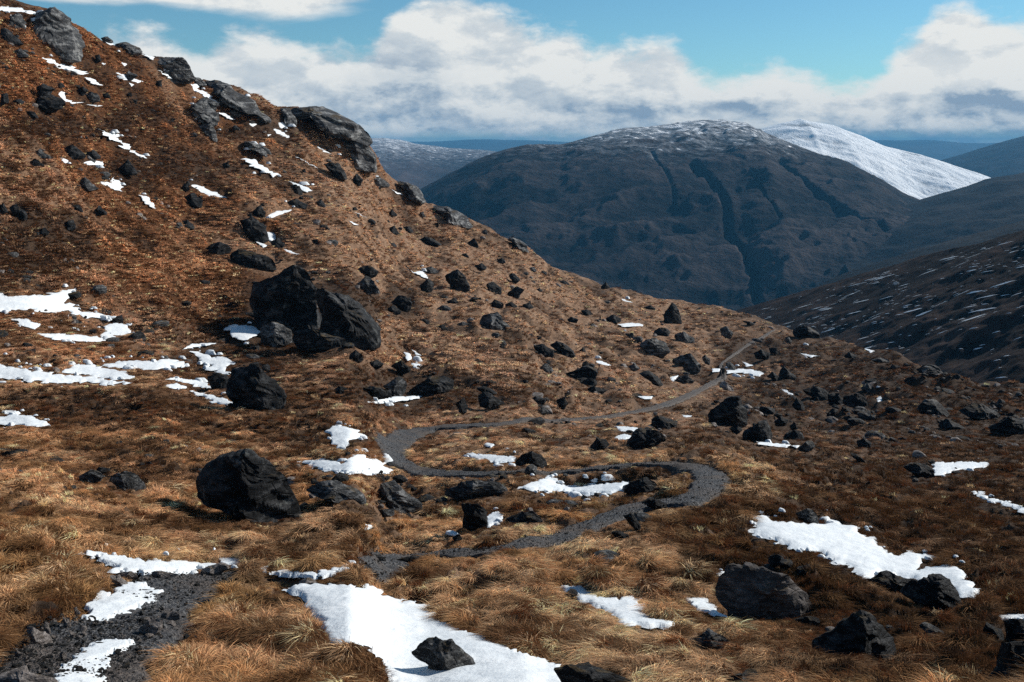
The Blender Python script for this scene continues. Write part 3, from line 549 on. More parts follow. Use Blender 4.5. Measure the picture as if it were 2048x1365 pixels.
CRAGS = [
    ('A', '170 60 260 25 340 50 390 100 400 150 440 230 450 290 380 305 300 290 200 240 150 190 160 120', 'dark crag on the skyline at the top left corner', 5, 'the top left crag'),
    ('A', '660 258 720 240 790 260 832 297 800 314 700 308', 'low black rock on the skyline right of the top left crag', 4, None),
    ('A', '880 350 960 320 1040 325 1110 350 1135 390 1130 430 1060 465 1000 445 930 410', 'blocky skyline crag with a pale patch on its face', 5, 'the blocky skyline crag'),
    ('A', '1150 470 1230 460 1330 490 1420 550 1480 590 1492 625 1400 612 1280 572 1200 530', 'long humped dark crag along the skyline', 5, 'the long skyline crag'),
    ('A', '1085 440 1150 450 1210 490 1150 490 1100 470', None, 4, None),
    ('B', '780 330 850 300 930 290 1000 325 1030 370 1005 410 1020 460 1032 520 960 516 860 500 795 465 775 400', 'overhanging grey cliff nose standing out against the far hills', 5, 'the overhanging cliff nose'),
    ('B', '400 165 520 153 650 160 740 198 830 243 940 298 900 340 800 330 720 280 640 225 540 200 440 195', 'dark rock slab roofing the slope above the overhanging cliff nose', 5, None),
    ('B', '455 195 520 190 560 240 560 290 520 285 480 240', None, 4, None),
    ('A', '1030 625 1100 600 1200 570 1230 620 1270 660 1250 705 1150 695 1060 655', 'pale slabby outcrop in the middle of the upper slope', 5, 'the pale slabby outcrop'),
    ('A', '1148 728 1230 708 1262 770 1262 805 1190 770', None, 4, None),
    ('A', '1420 640 1500 640 1570 690 1560 705 1480 690', None, 4, None),
    ('B', '1125 610 1190 615 1260 655 1318 725 1250 722 1180 675', 'jagged pale rib of rock on the skyline below the cliff nose', 4, 'the jagged skyline rib'),
    ('B', '1325 750 1420 756 1500 788 1592 857 1500 858 1400 818', 'lower pale rock rib on the skyline above the long slope', 4, None),
    ('B', '952 585 1040 588 1112 642 1020 648', None, 4, None),
    ('B', '1755 930 1820 940 1900 990 1910 1015 1830 985', None, 4, None),
    ('A', '585 222 630 208 652 240 610 246', None, 4, None),
    ('A', '1090 605 1200 560 1280 610 1200 640', None, 4, None),
    ('A', '1320 640 1370 630 1400 665 1350 680', None, 4, None),
    ('B', '250 390 300 385 400 430 430 470 330 440', None, 4, None),
    ('A', '30 90 100 70 150 130 130 190 60 150', None, 4, None),
]
PATH = [(60, 1425, 1.9), (130, 1345, 1.75), (235, 1252, 1.6), (325, 1192, 1.5), (395, 1160, 1.4), (470, 1146, 0.8), (560, 1150, 0.4), (660, 1146, 0.4),
        (740, 1132, 0.7), (800, 1116, 0.85), (870, 1106, 0.85), (960, 1103, 0.8), (1060, 1082, 0.95), (1150, 1058, 1.15), (1220, 1030, 1.3), (1290, 1008, 1.5),
        (1370, 996, 1.5), (1415, 972, 1.5), (1425, 948, 1.5), (1385, 931, 1.4), (1310, 925, 1.1), (1230, 930, 0.9), (1130, 941, 0.9), (1000, 944, 0.9), (900, 946, 1.1), (835, 938, 1.6),
        (795, 920, 1.7), (785, 897, 1.8), (805, 872, 1.8), (855, 857, 1.7), (930, 850, 1.6), (1010, 845, 1.2), (1090, 840, 0.9), (1160, 836, 0.8), (1230, 829, 1.0), (1310, 814, 1.15),
        (1380, 788, 1.15), (1428, 763, 1.1), (1447, 752, 1.0), (1442, 730, 0.5), (1460, 714, 0.5), (1485, 697, 0.7), (1505, 684, 0.9), (1540, 664, 0.7), (1558, 657, 0.4)]


# ------------------------------------------------------------------ raster masks of the traced ground cover
MU0, MV0, MW, MH = -200, -60, 2460, 1520


def fill(mask, poly, val=1.0):
    p = np.array(poly)
    x0, y0 = np.floor(p.min(0)).astype(int) - 1
    x1, y1 = np.ceil(p.max(0)).astype(int) + 2
    x0, x1 = max(x0, MU0), min(x1, MU0 + MW)
    y0, y1 = max(y0, MV0), min(y1, MV0 + MH)
    if x1 <= x0 or y1 <= y0:
        return
    gx, gy = np.meshgrid(np.arange(x0, x1) + 0.5, np.arange(y0, y1) + 0.5)
    ins = np.zeros(gx.shape, bool)
    q = np.roll(p, -1, 0)
    for (ax, ay), (bx, by) in zip(p, q):
        if ay == by:
            continue
        c = ((ay > gy) != (by > gy)) & (gx < (bx - ax) * (gy - ay) / (by - ay) + ax)
        ins ^= c
    sub = mask[y0 - MV0:y1 - MV0, x0 - MU0:x1 - MU0]
    sub[ins] = val


def blur(m, r):
    for _ in range(2):
        for ax in (0, 1):
            pad = [(0, 0), (0, 0)]
            pad[ax] = (r + 1, r)
            c = np.cumsum(np.pad(m, pad, 'edge'), axis=ax)
            n = m.shape[ax]
            m = (np.take(c, np.arange(2 * r + 1, 2 * r + 1 + n), ax) - np.take(c, np.arange(n), ax)) / (2 * r + 1)
    return m


def sample(m, u, v):
    i = np.clip((v - MV0).astype(int), 0, MH - 1)
    j = np.clip((u - MU0).astype(int), 0, MW - 1)
    return m[i, j]


def rough(poly, seed):
    """break the straight runs of a traced outline into the ragged edge of thawing snow"""
    p = np.array(poly)
    ext = p.max(0) - p.min(0)
    size = math.sqrt(max(1.0, ext[0] * ext[1]))
    step = float(np.clip(size / 14, 1.6, 3.6))
    q = []
    for a, b in zip(p, np.roll(p, -1, 0)):
        n = max(1, int(np.linalg.norm(b - a) / step))
        for k in range(n):
            q.append(a + (b - a) * k / n)
    q = np.array(q)
    amp = float(np.clip(size * 0.075, 0.8, 6.5))
    du = fbm2(q[:, 0] * 0.07 + seed * 3.7, q[:, 1] * 0.11, 4, 800, 0.7)
    dv = fbm2(q[:, 0] * 0.07 + seed * 3.7, q[:, 1] * 0.11, 4, 820, 0.7)
    thin = min(1.0, ext[1] / 22.0)
    q = q + np.stack([du * amp * 2.0, dv * amp * 0.55 * (0.45 + 0.55 * thin)], 1)
    return [tuple(t) for t in q]


snow_polys = [rough(px(r, s), i) for i, (r, s, _) in enumerate(SNOW)]
M_SNOW = np.zeros((MH, MW))
for p in snow_polys:
    fill(M_SNOW, p)

# centre line of the path in the world
ctrl = np.array([np.append(at(u, v), w * (0.95 if v > 1000 else 0.85)) for u, v, w in PATH])


def catmull(P, n):
    Q = np.vstack([2 * P[0] - P[1], P, 2 * P[-1] - P[-2]])
    out = []
    for i in range(len(P) - 1):
        p0, p1, p2, p3 = Q[i:i + 4]
        for t in np.linspace(0, 1, n, endpoint=False):
            out.append(0.5 * ((2 * p1) + (p2 - p0) * t + (2 * p0 - 5 * p1 + 4 * p2 - p3) * t ** 2 + (3 * p1 - p0 - 3 * p2 + p3) * t ** 3))
    out.append(P[-1])
    return np.array(out)


cl = catmull(ctrl, 26)
tg = np.gradient(cl[:, :2], axis=0)
tg /= np.linalg.norm(tg, axis=1)[:, None] + 1e-9
k9 = np.ones(15) / 15
tg = np.stack([np.convolve(np.pad(tg[:, i], 7, 'edge'), k9, 'valid') for i in (0, 1)], 1)
tg /= np.linalg.norm(tg, axis=1)[:, None] + 1e-9
nr = np.stack([-tg[:, 1], tg[:, 0]], 1)
arc = np.concatenate([[0], np.cumsum(np.linalg.norm(np.diff(cl[:, :2], axis=0), axis=1))])
wl = cl[:, 3] * 0.5 * (1 + 0.30 * gn2(arc * 0.6, arc * 0 + 3.3, 5) + 0.28 * gn2(arc * 1.7, arc * 0 + 1.3, 6))
wr = cl[:, 3] * 0.5 * (1 + 0.30 * gn2(arc * 0.6, arc * 0 + 8.3, 7) + 0.28 * gn2(arc * 1.7, arc * 0 + 4.3, 8))
NXS = 11
ts = np.linspace(-1, 1, NXS)
off = np.where(ts[None, :] < 0, ts[None, :] * wl[:, None], ts[None, :] * wr[:, None])
PX = cl[:, 0:1] + nr[:, 0:1] * off
PY = cl[:, 1:2] + nr[:, 1:2] * off
PU = 1024 + FPX * PX / PY
PV = v_base(PU, PY)
M_PATH = np.zeros((MH, MW))
HID = (PU[:, 5] > 478) & (PU[:, 5] < 742) & (cl[:, 1] < 27)
for i in range(len(cl) - 1):
    if HID[i]:
        continue
    fill(M_PATH, [(PU[i, 0], PV[i, 0]), (PU[i, -1], PV[i, -1]), (PU[i + 1, -1], PV[i + 1, -1]), (PU[i + 1, 0], PV[i + 1, 0])])
# gravel apron and cut bank beside the near bend, with bare stones
M_BARE = np.zeros((MH, MW))
fill(M_BARE, px('F', '-40 1260 30 1150 130 1040 240 985 360 960 470 985 640 1000 900 930 1000 960 960 1060 850 1180 700 1330 500 1430 -40 1430'))
fill(M_BARE, px('F', '840 740 1100 725 1250 700 1260 760 1220 790 1130 830 1100 900 960 880 930 800 800 770'))
MB_SNOW1, MB_SNOW2 = blur(M_SNOW, 2), blur(M_SNOW, 5)
MB_PATH = blur(M_PATH, 3)
MB_BARE = blur(M_BARE, 6)


def toward_us(m, n):
    r = m.copy()
    for d in range(1, n + 1):
        r[d:] = np.maximum(r[d:], m[:-d] * (1 - 0.5 * d / n))
    return r


VN = sstep(np.arange(MH) + MV0, 850, 1100)[:, None]
M_LOW = blur(np.maximum(toward_us(M_PATH, 16), toward_us(M_SNOW, 9) * (1 - VN) + toward_us(M_SNOW, 34) * VN), 2)
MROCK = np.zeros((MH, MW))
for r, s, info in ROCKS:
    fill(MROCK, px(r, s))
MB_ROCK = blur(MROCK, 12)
M_DARK = np.zeros((MH // 4, MW // 4))
gu_, gv_ = np.meshgrid(np.arange(0, MW, 4) + MU0, np.arange(0, MH, 4) + MV0)
wu_ = gu_ + 60 * fbm2(gu_ / 90.0, gv_ / 50.0, 4, 900)
wv_ = gv_ + 26 * fbm2(gu_ / 90.0, gv_ / 50.0, 4, 910)
for (du_, dv_, ra_, rb_) in ((90, 480, 150, 60), (560, 640, 230, 80), (800, 775, 190, 55), (470, 715, 180, 45), (620, 870, 120, 35), (170, 815, 260, 36), (1650, 800, 260, 60), (1900, 930, 230, 130),
                             (1780, 1010, 260, 70), (1560, 700, 140, 36), (330, 330, 170, 50), (140, 250, 150, 34), (480, 260, 160, 30), (760, 590, 130, 34), (330, 940, 150, 26), (330, 1060, 200, 20), (1000, 790, 140, 22),
                             (1450, 1020, 60, 30), (1750, 1290, 260, 70), (60, 1260, 90, 60), (1230, 950, 120, 14), (1900, 1100, 160, 60)):  # dark growth; the thin patch under the path bend paints in the bank's shade
    M_DARK = np.maximum(M_DARK, 1 - sstep(np.hypot((wu_ - du_) / ra_, (wv_ - dv_) / rb_), 0.55, 1.15))
M_DARK = np.repeat(np.repeat(M_DARK, 4, 0), 4, 1)
VW = sstep(np.arange(MH) + MV0, 700, 1000)[:, None]
M_LOW = np.maximum(M_LOW, 0.8 * (blur(toward_us(MROCK, 10), 3) * (1 - VW) + blur(toward_us(MROCK, 30), 5) * VW))


# ------------------------------------------------------------------ materials
def new_mat(name):
    m = bpy.data.materials.new(name)
    m.use_nodes = True
    return m, NT(m.node_tree)


def finish(N, color, rough=0.9, bump=None, strength=0.5, dist=0.05, spec=0.2):
    ins = {'Base Color': color, 'Roughness': rough, 'Specular IOR Level': spec}
    b = N.n('ShaderNodeBsdfPrincipled', ins)
    if bump is not None:
        bm = N.n('ShaderNodeBump', {'Height': bump, 'Strength': strength, 'Distance': dist})
        N.put(b.inputs['Normal'], bm.outputs[0])
    N.n('ShaderNodeOutputMaterial', {'Surface': b.outputs[0]})
    return b


def ramp(N, fac, stops):
    r = N.n('ShaderNodeValToRGB', {'Fac': fac})
    el = r.color_ramp.elements
    el[0].position, el[0].color = stops[0][0], (*stops[0][1], 1)
    el[1].position, el[1].color = stops[-1][0], (*stops[-1][1], 1)
    for p, c in stops[1:-1]:
        e = el.new(p)
        e.color = (*c, 1)
    return r.outputs[0]


def attr(N, name, typ='GEOMETRY'):
    return N.n('ShaderNodeAttribute', attribute_name=name, attribute_type=typ)


def mat_moor():
    m, N = new_mat('moor_grass_and_peat')
    pos = N.n('ShaderNodeNewGeometry').outputs['Position']
    nf = N.m('ADD', N.m('MULTIPLY', N.noise(pos, 7.0, 5, 0.65), 0.45), N.m('ADD', N.m('MULTIPLY', N.noise(pos, 1.7, 6, 0.72), 0.85), -0.15))
    nm = N.noise(pos, 0.9, 5, 0.6)
    veg = attr(N, 'heather').outputs['Fac']
    rust = attr(N, 'rust').outputs['Fac']
    g1 = ramp(N, N.m('ADD', N.m('MULTIPLY', nf, 0.6), N.m('MULTIPLY', nm, 0.4)), [(0.25, (0.05, 0.03, 0.018)), (0.5, (0.20, 0.122, 0.075)), (0.75, (0.45, 0.31, 0.21))])
    g2 = ramp(N, nf, [(0.3, (0.025, 0.013, 0.007)), (0.55, (0.105, 0.042, 0.015)), (0.8, (0.22, 0.1, 0.035))])
    g3 = ramp(N, nf, [(0.3, (0.010, 0.008, 0.006)), (0.55, (0.035, 0.022, 0.014)), (0.8, (0.12, 0.07, 0.045))])
    c = N.mix(rust, g1, g2)
    c = N.mix(veg, c, g3)
    peat = ramp(N, N.noise(pos, 16.0, 4, 0.7), [(0.3, (0.010, 0.009, 0.008)), (0.7, (0.05, 0.045, 0.042))])
    c = N.mix(attr(N, 'bare').outputs['Fac'], c, peat)
    finish(N, c, 0.95, N.noise(pos, 9.0, 6, 0.75), 0.9, 0.12, 0.1)
    return m


def mat_rock(name, dark, mid, light, bumpd=0.12, lichen=0.0):
    m, N = new_mat(name)
    tcn = N.n('ShaderNodeTexCoord')
    rnd = N.n('ShaderNodeObjectInfo').outputs['Random']
    sh = N.vec(N.m('MULTIPLY', rnd, 37.0), N.m('MULTIPLY', rnd, 91.0), 0.0)

    def shifted(v):
        nd = N.n('ShaderNodeVectorMath', operation='ADD')
        N.put(nd.inputs[0], v)
        N.put(nd.inputs[1], sh)
        return nd.outputs[0]
    q = shifted(tcn.outputs['Object'])
    gq = shifted(tcn.outputs['Generated'])
    rot = N.n('ShaderNodeMapping', {'Vector': gq, 'Rotation': N.vec(0.5, N.m('MULTIPLY_ADD', rnd, 1.1, 0.3), N.m('MULTIPLY', rnd, 2.0)), 'Scale': (1.6, 1.6, 4.2)}).outputs[0]
    lay = N.noise(rot, 1.7, 9, 0.70, 0.7)
    fine = N.noise(gq, 11.0, 9, 0.75)
    big = N.noise(gq, 2.2, 4, 0.55)
    vor = N.n('ShaderNodeTexVoronoi', {'Vector': rot, 'Scale': 1.5}, feature='DISTANCE_TO_EDGE').outputs[0]
    crack = N.step(vor, 0.0, 0.06)
    f = N.m('ADD', N.m('MULTIPLY', lay, 0.55), N.m('ADD', N.m('MULTIPLY', fine, 0.3), N.m('MULTIPLY', big, 0.15)))
    c = ramp(N, f, [(0.38, dark), (0.5, mid), (0.63, light)])
    if lichen:
        lf = N.m('MULTIPLY', N.step(N.noise(gq, 5.0, 8, 0.72), 0.58, 0.66), lichen)
        c = N.mix(lf, c, (0.30, 0.31, 0.29))
    # moss and dead grass where the block lies flat
    nz = N.n('ShaderNodeSeparateXYZ', {'Vector': N.n('ShaderNodeNewGeometry').outputs['Normal']}).outputs[2]
    moss = N.m('MULTIPLY', N.step(nz, 0.72, 0.95), N.step(N.noise(gq, 3.0, 5, 0.6), 0.5, 0.62))
    c = N.mix(N.m('MULTIPLY', moss, 0.75), c, (0.075, 0.05, 0.02))
    h = N.m('ADD', N.m('MULTIPLY', lay, 1.0), N.m('ADD', N.m('MULTIPLY', fine, 0.5), N.m('MULTIPLY', crack, 0.25)))
    finish(N, c, 0.8, h, 1.0, bumpd, 0.15)
    return m


def mat_snow():
    m, N = new_mat('old_snow')
    pos = N.n('ShaderNodeNewGeometry').outputs['Position']
    a = N.noise(pos, 2.2, 5, 0.6)
    b = N.noise(pos, 26.0, 4, 0.7)
    c = ramp(N, a, [(0.3, (0.60, 0.64, 0.66)), (0.7, (0.72, 0.745, 0.75))])
    dirt = N.m('MULTIPLY', N.step(N.noise(pos, 6.0, 7, 0.75), 0.64, 0.74), 0.5)
    c = N.mix(dirt, c, (0.38, 0.355, 0.34))
    finish(N, c, 0.6, N.m('ADD', a, N.m('MULTIPLY', b, 0.12)), 0.55, 0.12, 0.3)
    return m


def mat_gravel():
    m, N = new_mat('dark_gravel')
    pos = N.n('ShaderNodeNewGeometry').outputs['Position']
    v = N.n('ShaderNodeTexVoronoi', {'Vector': pos, 'Scale': 24.0})
    v2 = N.n('ShaderNodeTexVoronoi', {'Vector': pos, 'Scale': 60.0})
    f = N.m('ADD', N.m('MULTIPLY', N.n('ShaderNodeSeparateColor', {'Color': v.outputs['Color']}).outputs[0], 0.6), N.m('MULTIPLY', N.noise(pos, 1.6, 5, 0.6), 0.5))
    c = ramp(N, f, [(0.25, (0.012, 0.013, 0.015)), (0.55, (0.036, 0.037, 0.041)), (0.9, (0.15, 0.145, 0.14))])
    far = N.step(N.n('ShaderNodeSeparateXYZ', {'Vector': pos}).outputs[1], 48.0, 85.0)
    mud = N.step(N.m('ADD', N.noise(pos, 0.45, 6, 0.65), N.m('MULTIPLY', far, 0.14)), 0.46, 0.64)
    c = N.mix(N.m('MULTIPLY', mud, 0.8), c, ramp(N, N.noise(pos, 5.0, 5, 0.7), [(0.3, (0.03, 0.022, 0.017)), (0.7, (0.15, 0.115, 0.09))]))
    h = N.m('ADD', v.outputs['Distance'], N.m('MULTIPLY', v2.outputs['Distance'], 0.5))
    finish(N, c, 0.75, h, 0.9, 0.06, 0.3)
    return m


def mat_grass():
    m, N = new_mat('dead_moor_grass')
    base = attr(N, 'tint', 'INSTANCER').outputs['Color']
    br = attr(N, 'blade').outputs['Fac']
    c = N.mix(1.0, base, ramp(N, br, [(0.0, (0.25, 0.20, 0.17)), (0.5, (0.95, 0.92, 0.88)), (1.0, (1.9, 1.85, 1.75))]), 'MULTIPLY')
    d = N.n('ShaderNodeBsdfDiffuse', {'Color': c, 'Roughness': 0.6})
    t = N.n('ShaderNodeBsdfTranslucent', {'Color': c})
    mx = N.n('ShaderNodeMixShader', {0: 0.22, 1: d.outputs[0], 2: t.outputs[0]})
    N.n('ShaderNodeOutputMaterial', {'Surface': mx.outputs[0]})
    return m


def mat_hill(name, dark, mid, light, scale, snow=None, stretch=(1, 1, 1), rotz=0.0, bumpd=8.0):
    """far hillside: heather and grass, with snow lying above a given height where snow = (from, to, amount)"""
    m, N = new_mat(name)
    g = N.n('ShaderNodeNewGeometry')
    pos = g.outputs['Position']
    mp = N.n('ShaderNodeMapping', {'Vector': pos, 'Rotation': (0, 0, rotz), 'Scale': stretch}).outputs[0]
    n1 = N.noise(mp, scale, 8, 0.62, 0.4)
    n2 = N.noise(mp, scale * 6, 6, 0.65)
    rel = attr(N, 'relief').outputs['Fac']
    f = N.m('ADD', N.m('MULTIPLY', n1, 0.42), N.m('ADD', N.m('MULTIPLY', n2, 0.26), N.m('MULTIPLY', rel, 0.32)))  # relief drives the tone: ridges painted lighter and gullies darker, standing in for shading
    c = ramp(N, f, [(0.33, dark), (0.5, mid), (0.68, light)])
    if snow:
        z = N.n('ShaderNodeSeparateXYZ', {'Vector': pos}).outputs[2]
        cover = N.step(z, snow[0], snow[1])
        sn = N.m('ADD', N.noise(mp, scale * 9.0, 9, 0.68, 0.5), N.m('MULTIPLY', cover, snow[2]))
        sn = N.m('SUBTRACT', sn, N.m('MULTIPLY', rel, snow[3]))
        c = N.mix(N.m('MULTIPLY', N.step(sn, 0.50, 0.70), N.m('MULTIPLY', cover, 0.42)), c, (0.62, 0.68, 0.74))
        c = N.mix(N.step(sn, 0.69, 0.76), c, (0.82, 0.84, 0.86))
    finish(N, c, 0.95, N.m('ADD', n1, N.m('ADD', N.m('MULTIPLY', n2, 0.4), N.m('MULTIPLY', N.noise(mp, scale * 24, 5, 0.65), 0.14))), 0.9, bumpd, 0.05)
    return m


MOOR, SNOWM, GRAVEL, GRASSM = mat_moor(), mat_snow(), mat_gravel(), mat_grass()
ROCKM = [mat_rock('black_schist', (0.002, 0.0022, 0.0026), (0.0068, 0.0074, 0.0084), (0.07, 0.071, 0.072), 0.09, 0.25),
         mat_rock('grey_schist', (0.005, 0.0054, 0.006), (0.032, 0.033, 0.034), (0.24, 0.24, 0.235), 0.08, 0.45),
         mat_rock('brown_schist', (0.05, 0.043, 0.04), (0.18, 0.155, 0.14), (0.42, 0.38, 0.35), 0.05, 0.2),
         mat_rock('crag_schist', (0.008, 0.0085, 0.009), (0.05, 0.051, 0.053), (0.32, 0.32, 0.31), 0.3, 1.0),
         mat_rock('weathered_brown_schist', (0.016, 0.014, 0.013), (0.062, 0.054, 0.05), (0.20, 0.175, 0.16), 0.08, 0.3)]

# ------------------------------------------------------------------ near moor
NC, NR = 960, 800
uu = np.linspace(-820, 2870, NC)
tt = np.linspace(0, 1, NR)
yr = np.interp(uu, UG, YR)
y_near = 1.3
Lr = np.log(yr * 1.75 / y_near)
YG = y_near * np.exp(tt[:, None] ** 0.82 * Lr[None, :])
UU = np.broadcast_to(uu[None, :], YG.shape)
VG = v_base(UU, YG)
XG = (UU - 1024) / FPX * YG
ZG = -YG * (VG - HZ) / FPX
front = YG <= yr[None, :] * 1.01
ms = np.where(front, sample(MB_SNOW2, UU, VG), 0)
ms1 = np.where(front, sample(MB_SNOW1, UU, VG), 0)
mp_ = np.where(front, sample(MB_PATH, UU, VG), 0)
mb = np.where(front, sample(MB_BARE, UU, VG), 0)
ml = np.where(front, sample(M_LOW, UU, VG), 0)


def tussock(x, y):
    """hummocky relief of the moor, metres above the smooth lie of the land"""
    wx, wy = x + 0.5 * gn2(x * 0.6, y * 0.6, 41), y + 0.5 * gn2(x * 0.6 + 9, y * 0.6, 42)
    a = 1 - np.abs(gn2(wx * 0.62, wy * 0.62, 21)) * 1.7
    b = 1 - np.abs(gn2(wx * 1.45, wy * 1.45, 22)) * 1.7
    c = gn2(x * 3.6, y * 3.6, 23)
    near = 1 - sstep(y, 45, 95)
    near2 = 1 - sstep(y, 22, 50)
    h = 0.34 * (a - 0.62) * (0.45 + 0.55 * near) + 0.30 * (b - 0.6) * near + 0.08 * c * near2
    big = 0.22 * gn2(x * 0.17, y * 0.17, 24) * sstep(y, 10, 30) + 0.9 * fbm2(x * 0.05, y * 0.05, 3, 26) * sstep(y, 55, 120) * (1 - 0.6 * sstep(y, 150, 200))
    fr = sstep(y, 48, 85)
    big = big + fr * (0.72 * fbm2(x * 0.17, y * 0.17, 3, 33) + 0.9 * (0.35 - np.abs(gn2(x * 0.085 + 0.03 * y, y * 0.06, 36)) * 1.3) * (1 - 0.5 * sstep(y, 150, 210)))
    return h * (0.55 + 0.6 * sstep(fbm2(x * 0.12, y * 0.12, 2, 30), -0.4, 0.5)) + big


def relief(h, low):
    return np.where(h > 0, h * (1 - 0.95 * low), h * (1 - 0.35 * low)) - 0.05 * low


HG = relief(tussock(XG, YG), ml)
TOP = np.where(front, 0.0, 0.0)
ZG2 = ZG + HG * (1 - 0.93 * ms) * (1 - np.clip(mp_ * 1.25, 0, 1)) * (1 - 0.6 * mb) - 0.035 * ms1 - 0.16 * np.clip(mp_ * 1.3, 0, 1)
me = mesh_np('moorland_ground', np.stack([XG, YG, ZG2], -1).reshape(-1, 3), grid_faces(NR, NC))


def zones(x, y):
    u = 1024 + FPX * x / y
    n = fbm2(x * 0.06, y * 0.06, 3, 60)
    n2 = fbm2(x * 0.35, y * 0.35, 3, 64)
    heather = sstep(u + 260 * n + 110 * n2, 1320, 1760) * sstep(y, 7, 12)
    dark = sstep(0.9 * fbm2(x * 0.09, y * 0.05, 4, 61) + 0.5 * n2, 0.02, 0.55) * 0.72
    rust = 1 - sstep(u + 300 * n + 120 * n2, 380, 900)
    rust = np.clip(rust * (0.55 + 0.45 * sstep(y, 25, 60)) * (0.35 + 0.65 * sstep(fbm2(x * 0.028 + 3, y * 0.045, 3, 67), -0.25, 0.2)), 0, 1)
    return np.clip(np.maximum(heather * 0.88, dark), 0, 1), rust


he, ru = zones(XG, YG)
he = np.clip(np.maximum(he, 0.85 * np.where(front, sample(M_DARK, UU, VG), 0)), 0, 1)
fattr(me, 'heather', he.ravel())
fattr(me, 'rust', ru.ravel())
fattr(me, 'bare', np.clip(mb * 1.3 + mp_, 0, 1).ravel())
link('moorland_ground', me, MOOR, label='brown grassy moorland sloping down from the left', kind='structure')

# ------------------------------------------------------------------ gravel path
pz = z_base(PX, PY) - 0.02 + 0.03 * gn2(PX * 2.1, PY * 2.1, 80) + 0.015 * gn2(PX * 7, PY * 7, 81)
pz[HID] -= 0.6
pz[:, 0] -= 0.16
pz[:, -1] -= 0.16
me = mesh_np('gravel_path', np.stack([PX, PY, pz], -1).reshape(-1, 3), grid_faces(len(cl), NXS))
link('gravel_path', me, GRAVEL, label='winding dark gravel footpath', kind='structure')


# ------------------------------------------------------------------ landmarks for the wording of labels
LAND = []
ORD = ['nearest', 'second', 'third', 'fourth', 'fifth', 'sixth', 'seventh', 'eighth', 'ninth', 'tenth', 'eleventh', 'twelfth']


def centre(poly):
    p = np.array(poly)
    return (p.min(0) + p.max(0)) / 2


for r, s, info in ROCKS:
    if info and info[2]:
        LAND.append((centre(px(r, s)), info[2]))
for r, s, _, _, nm in CRAGS:
    if nm:
        LAND.append((centre(px(r, s)), nm))


def where(c):
    best = min(LAND, key=lambda l: np.linalg.norm((l[0] - c) * np.array([1, 1.3])) + 1e6 * (np.linalg.norm(l[0] - c) < 2))
    d = c - best[0]
    side = ('to the right of' if d[0] > 0 else 'to the left of') if abs(d[0]) > abs(d[1]) else ('below' if d[1] > 0 else 'above')
    return best[1], side, float(np.linalg.norm(d))


def name_rest(items, noun):
    """items: list of (index, centre, size word); wording that tells look-alikes apart by the landmark beside them"""
    keys = {}
    for i, c, w in items:
        l, s, d = where(c)
        keys.setdefault((l, s, w), []).append((d, i))
    out = {}
    for (l, s, w), lst in keys.items():
        lst.sort()
        for k, (_, i) in enumerate(lst):
            if len(lst) == 1:
                out[i] = f'{w} {noun} {s} {l}'
            else:
                out[i] = f'{w} {noun}, {ORD[min(k, 11)]} one {s} {l}'
    return out


def size_word(poly, small, mid):
    p = np.array(poly)
    w, h = p.max(0) - p.min(0)
    a = w * h
    return 'tiny' if a < small else ('small' if a < mid else 'middling'), w / max(h, 1)


# ------------------------------------------------------------------ snow patches
rest = []
for i, (r, s, lab) in enumerate(SNOW):
    if not lab:
        w, asp = size_word(px(r, s), 350, 1100)
        rest.append((i, centre(px(r, s)), {'tiny': 'tiny', 'small': 'small', 'middling': 'medium'}[w] + (' thin' if asp > 4 else '')))
snow_names = name_rest(rest, 'snow patch')


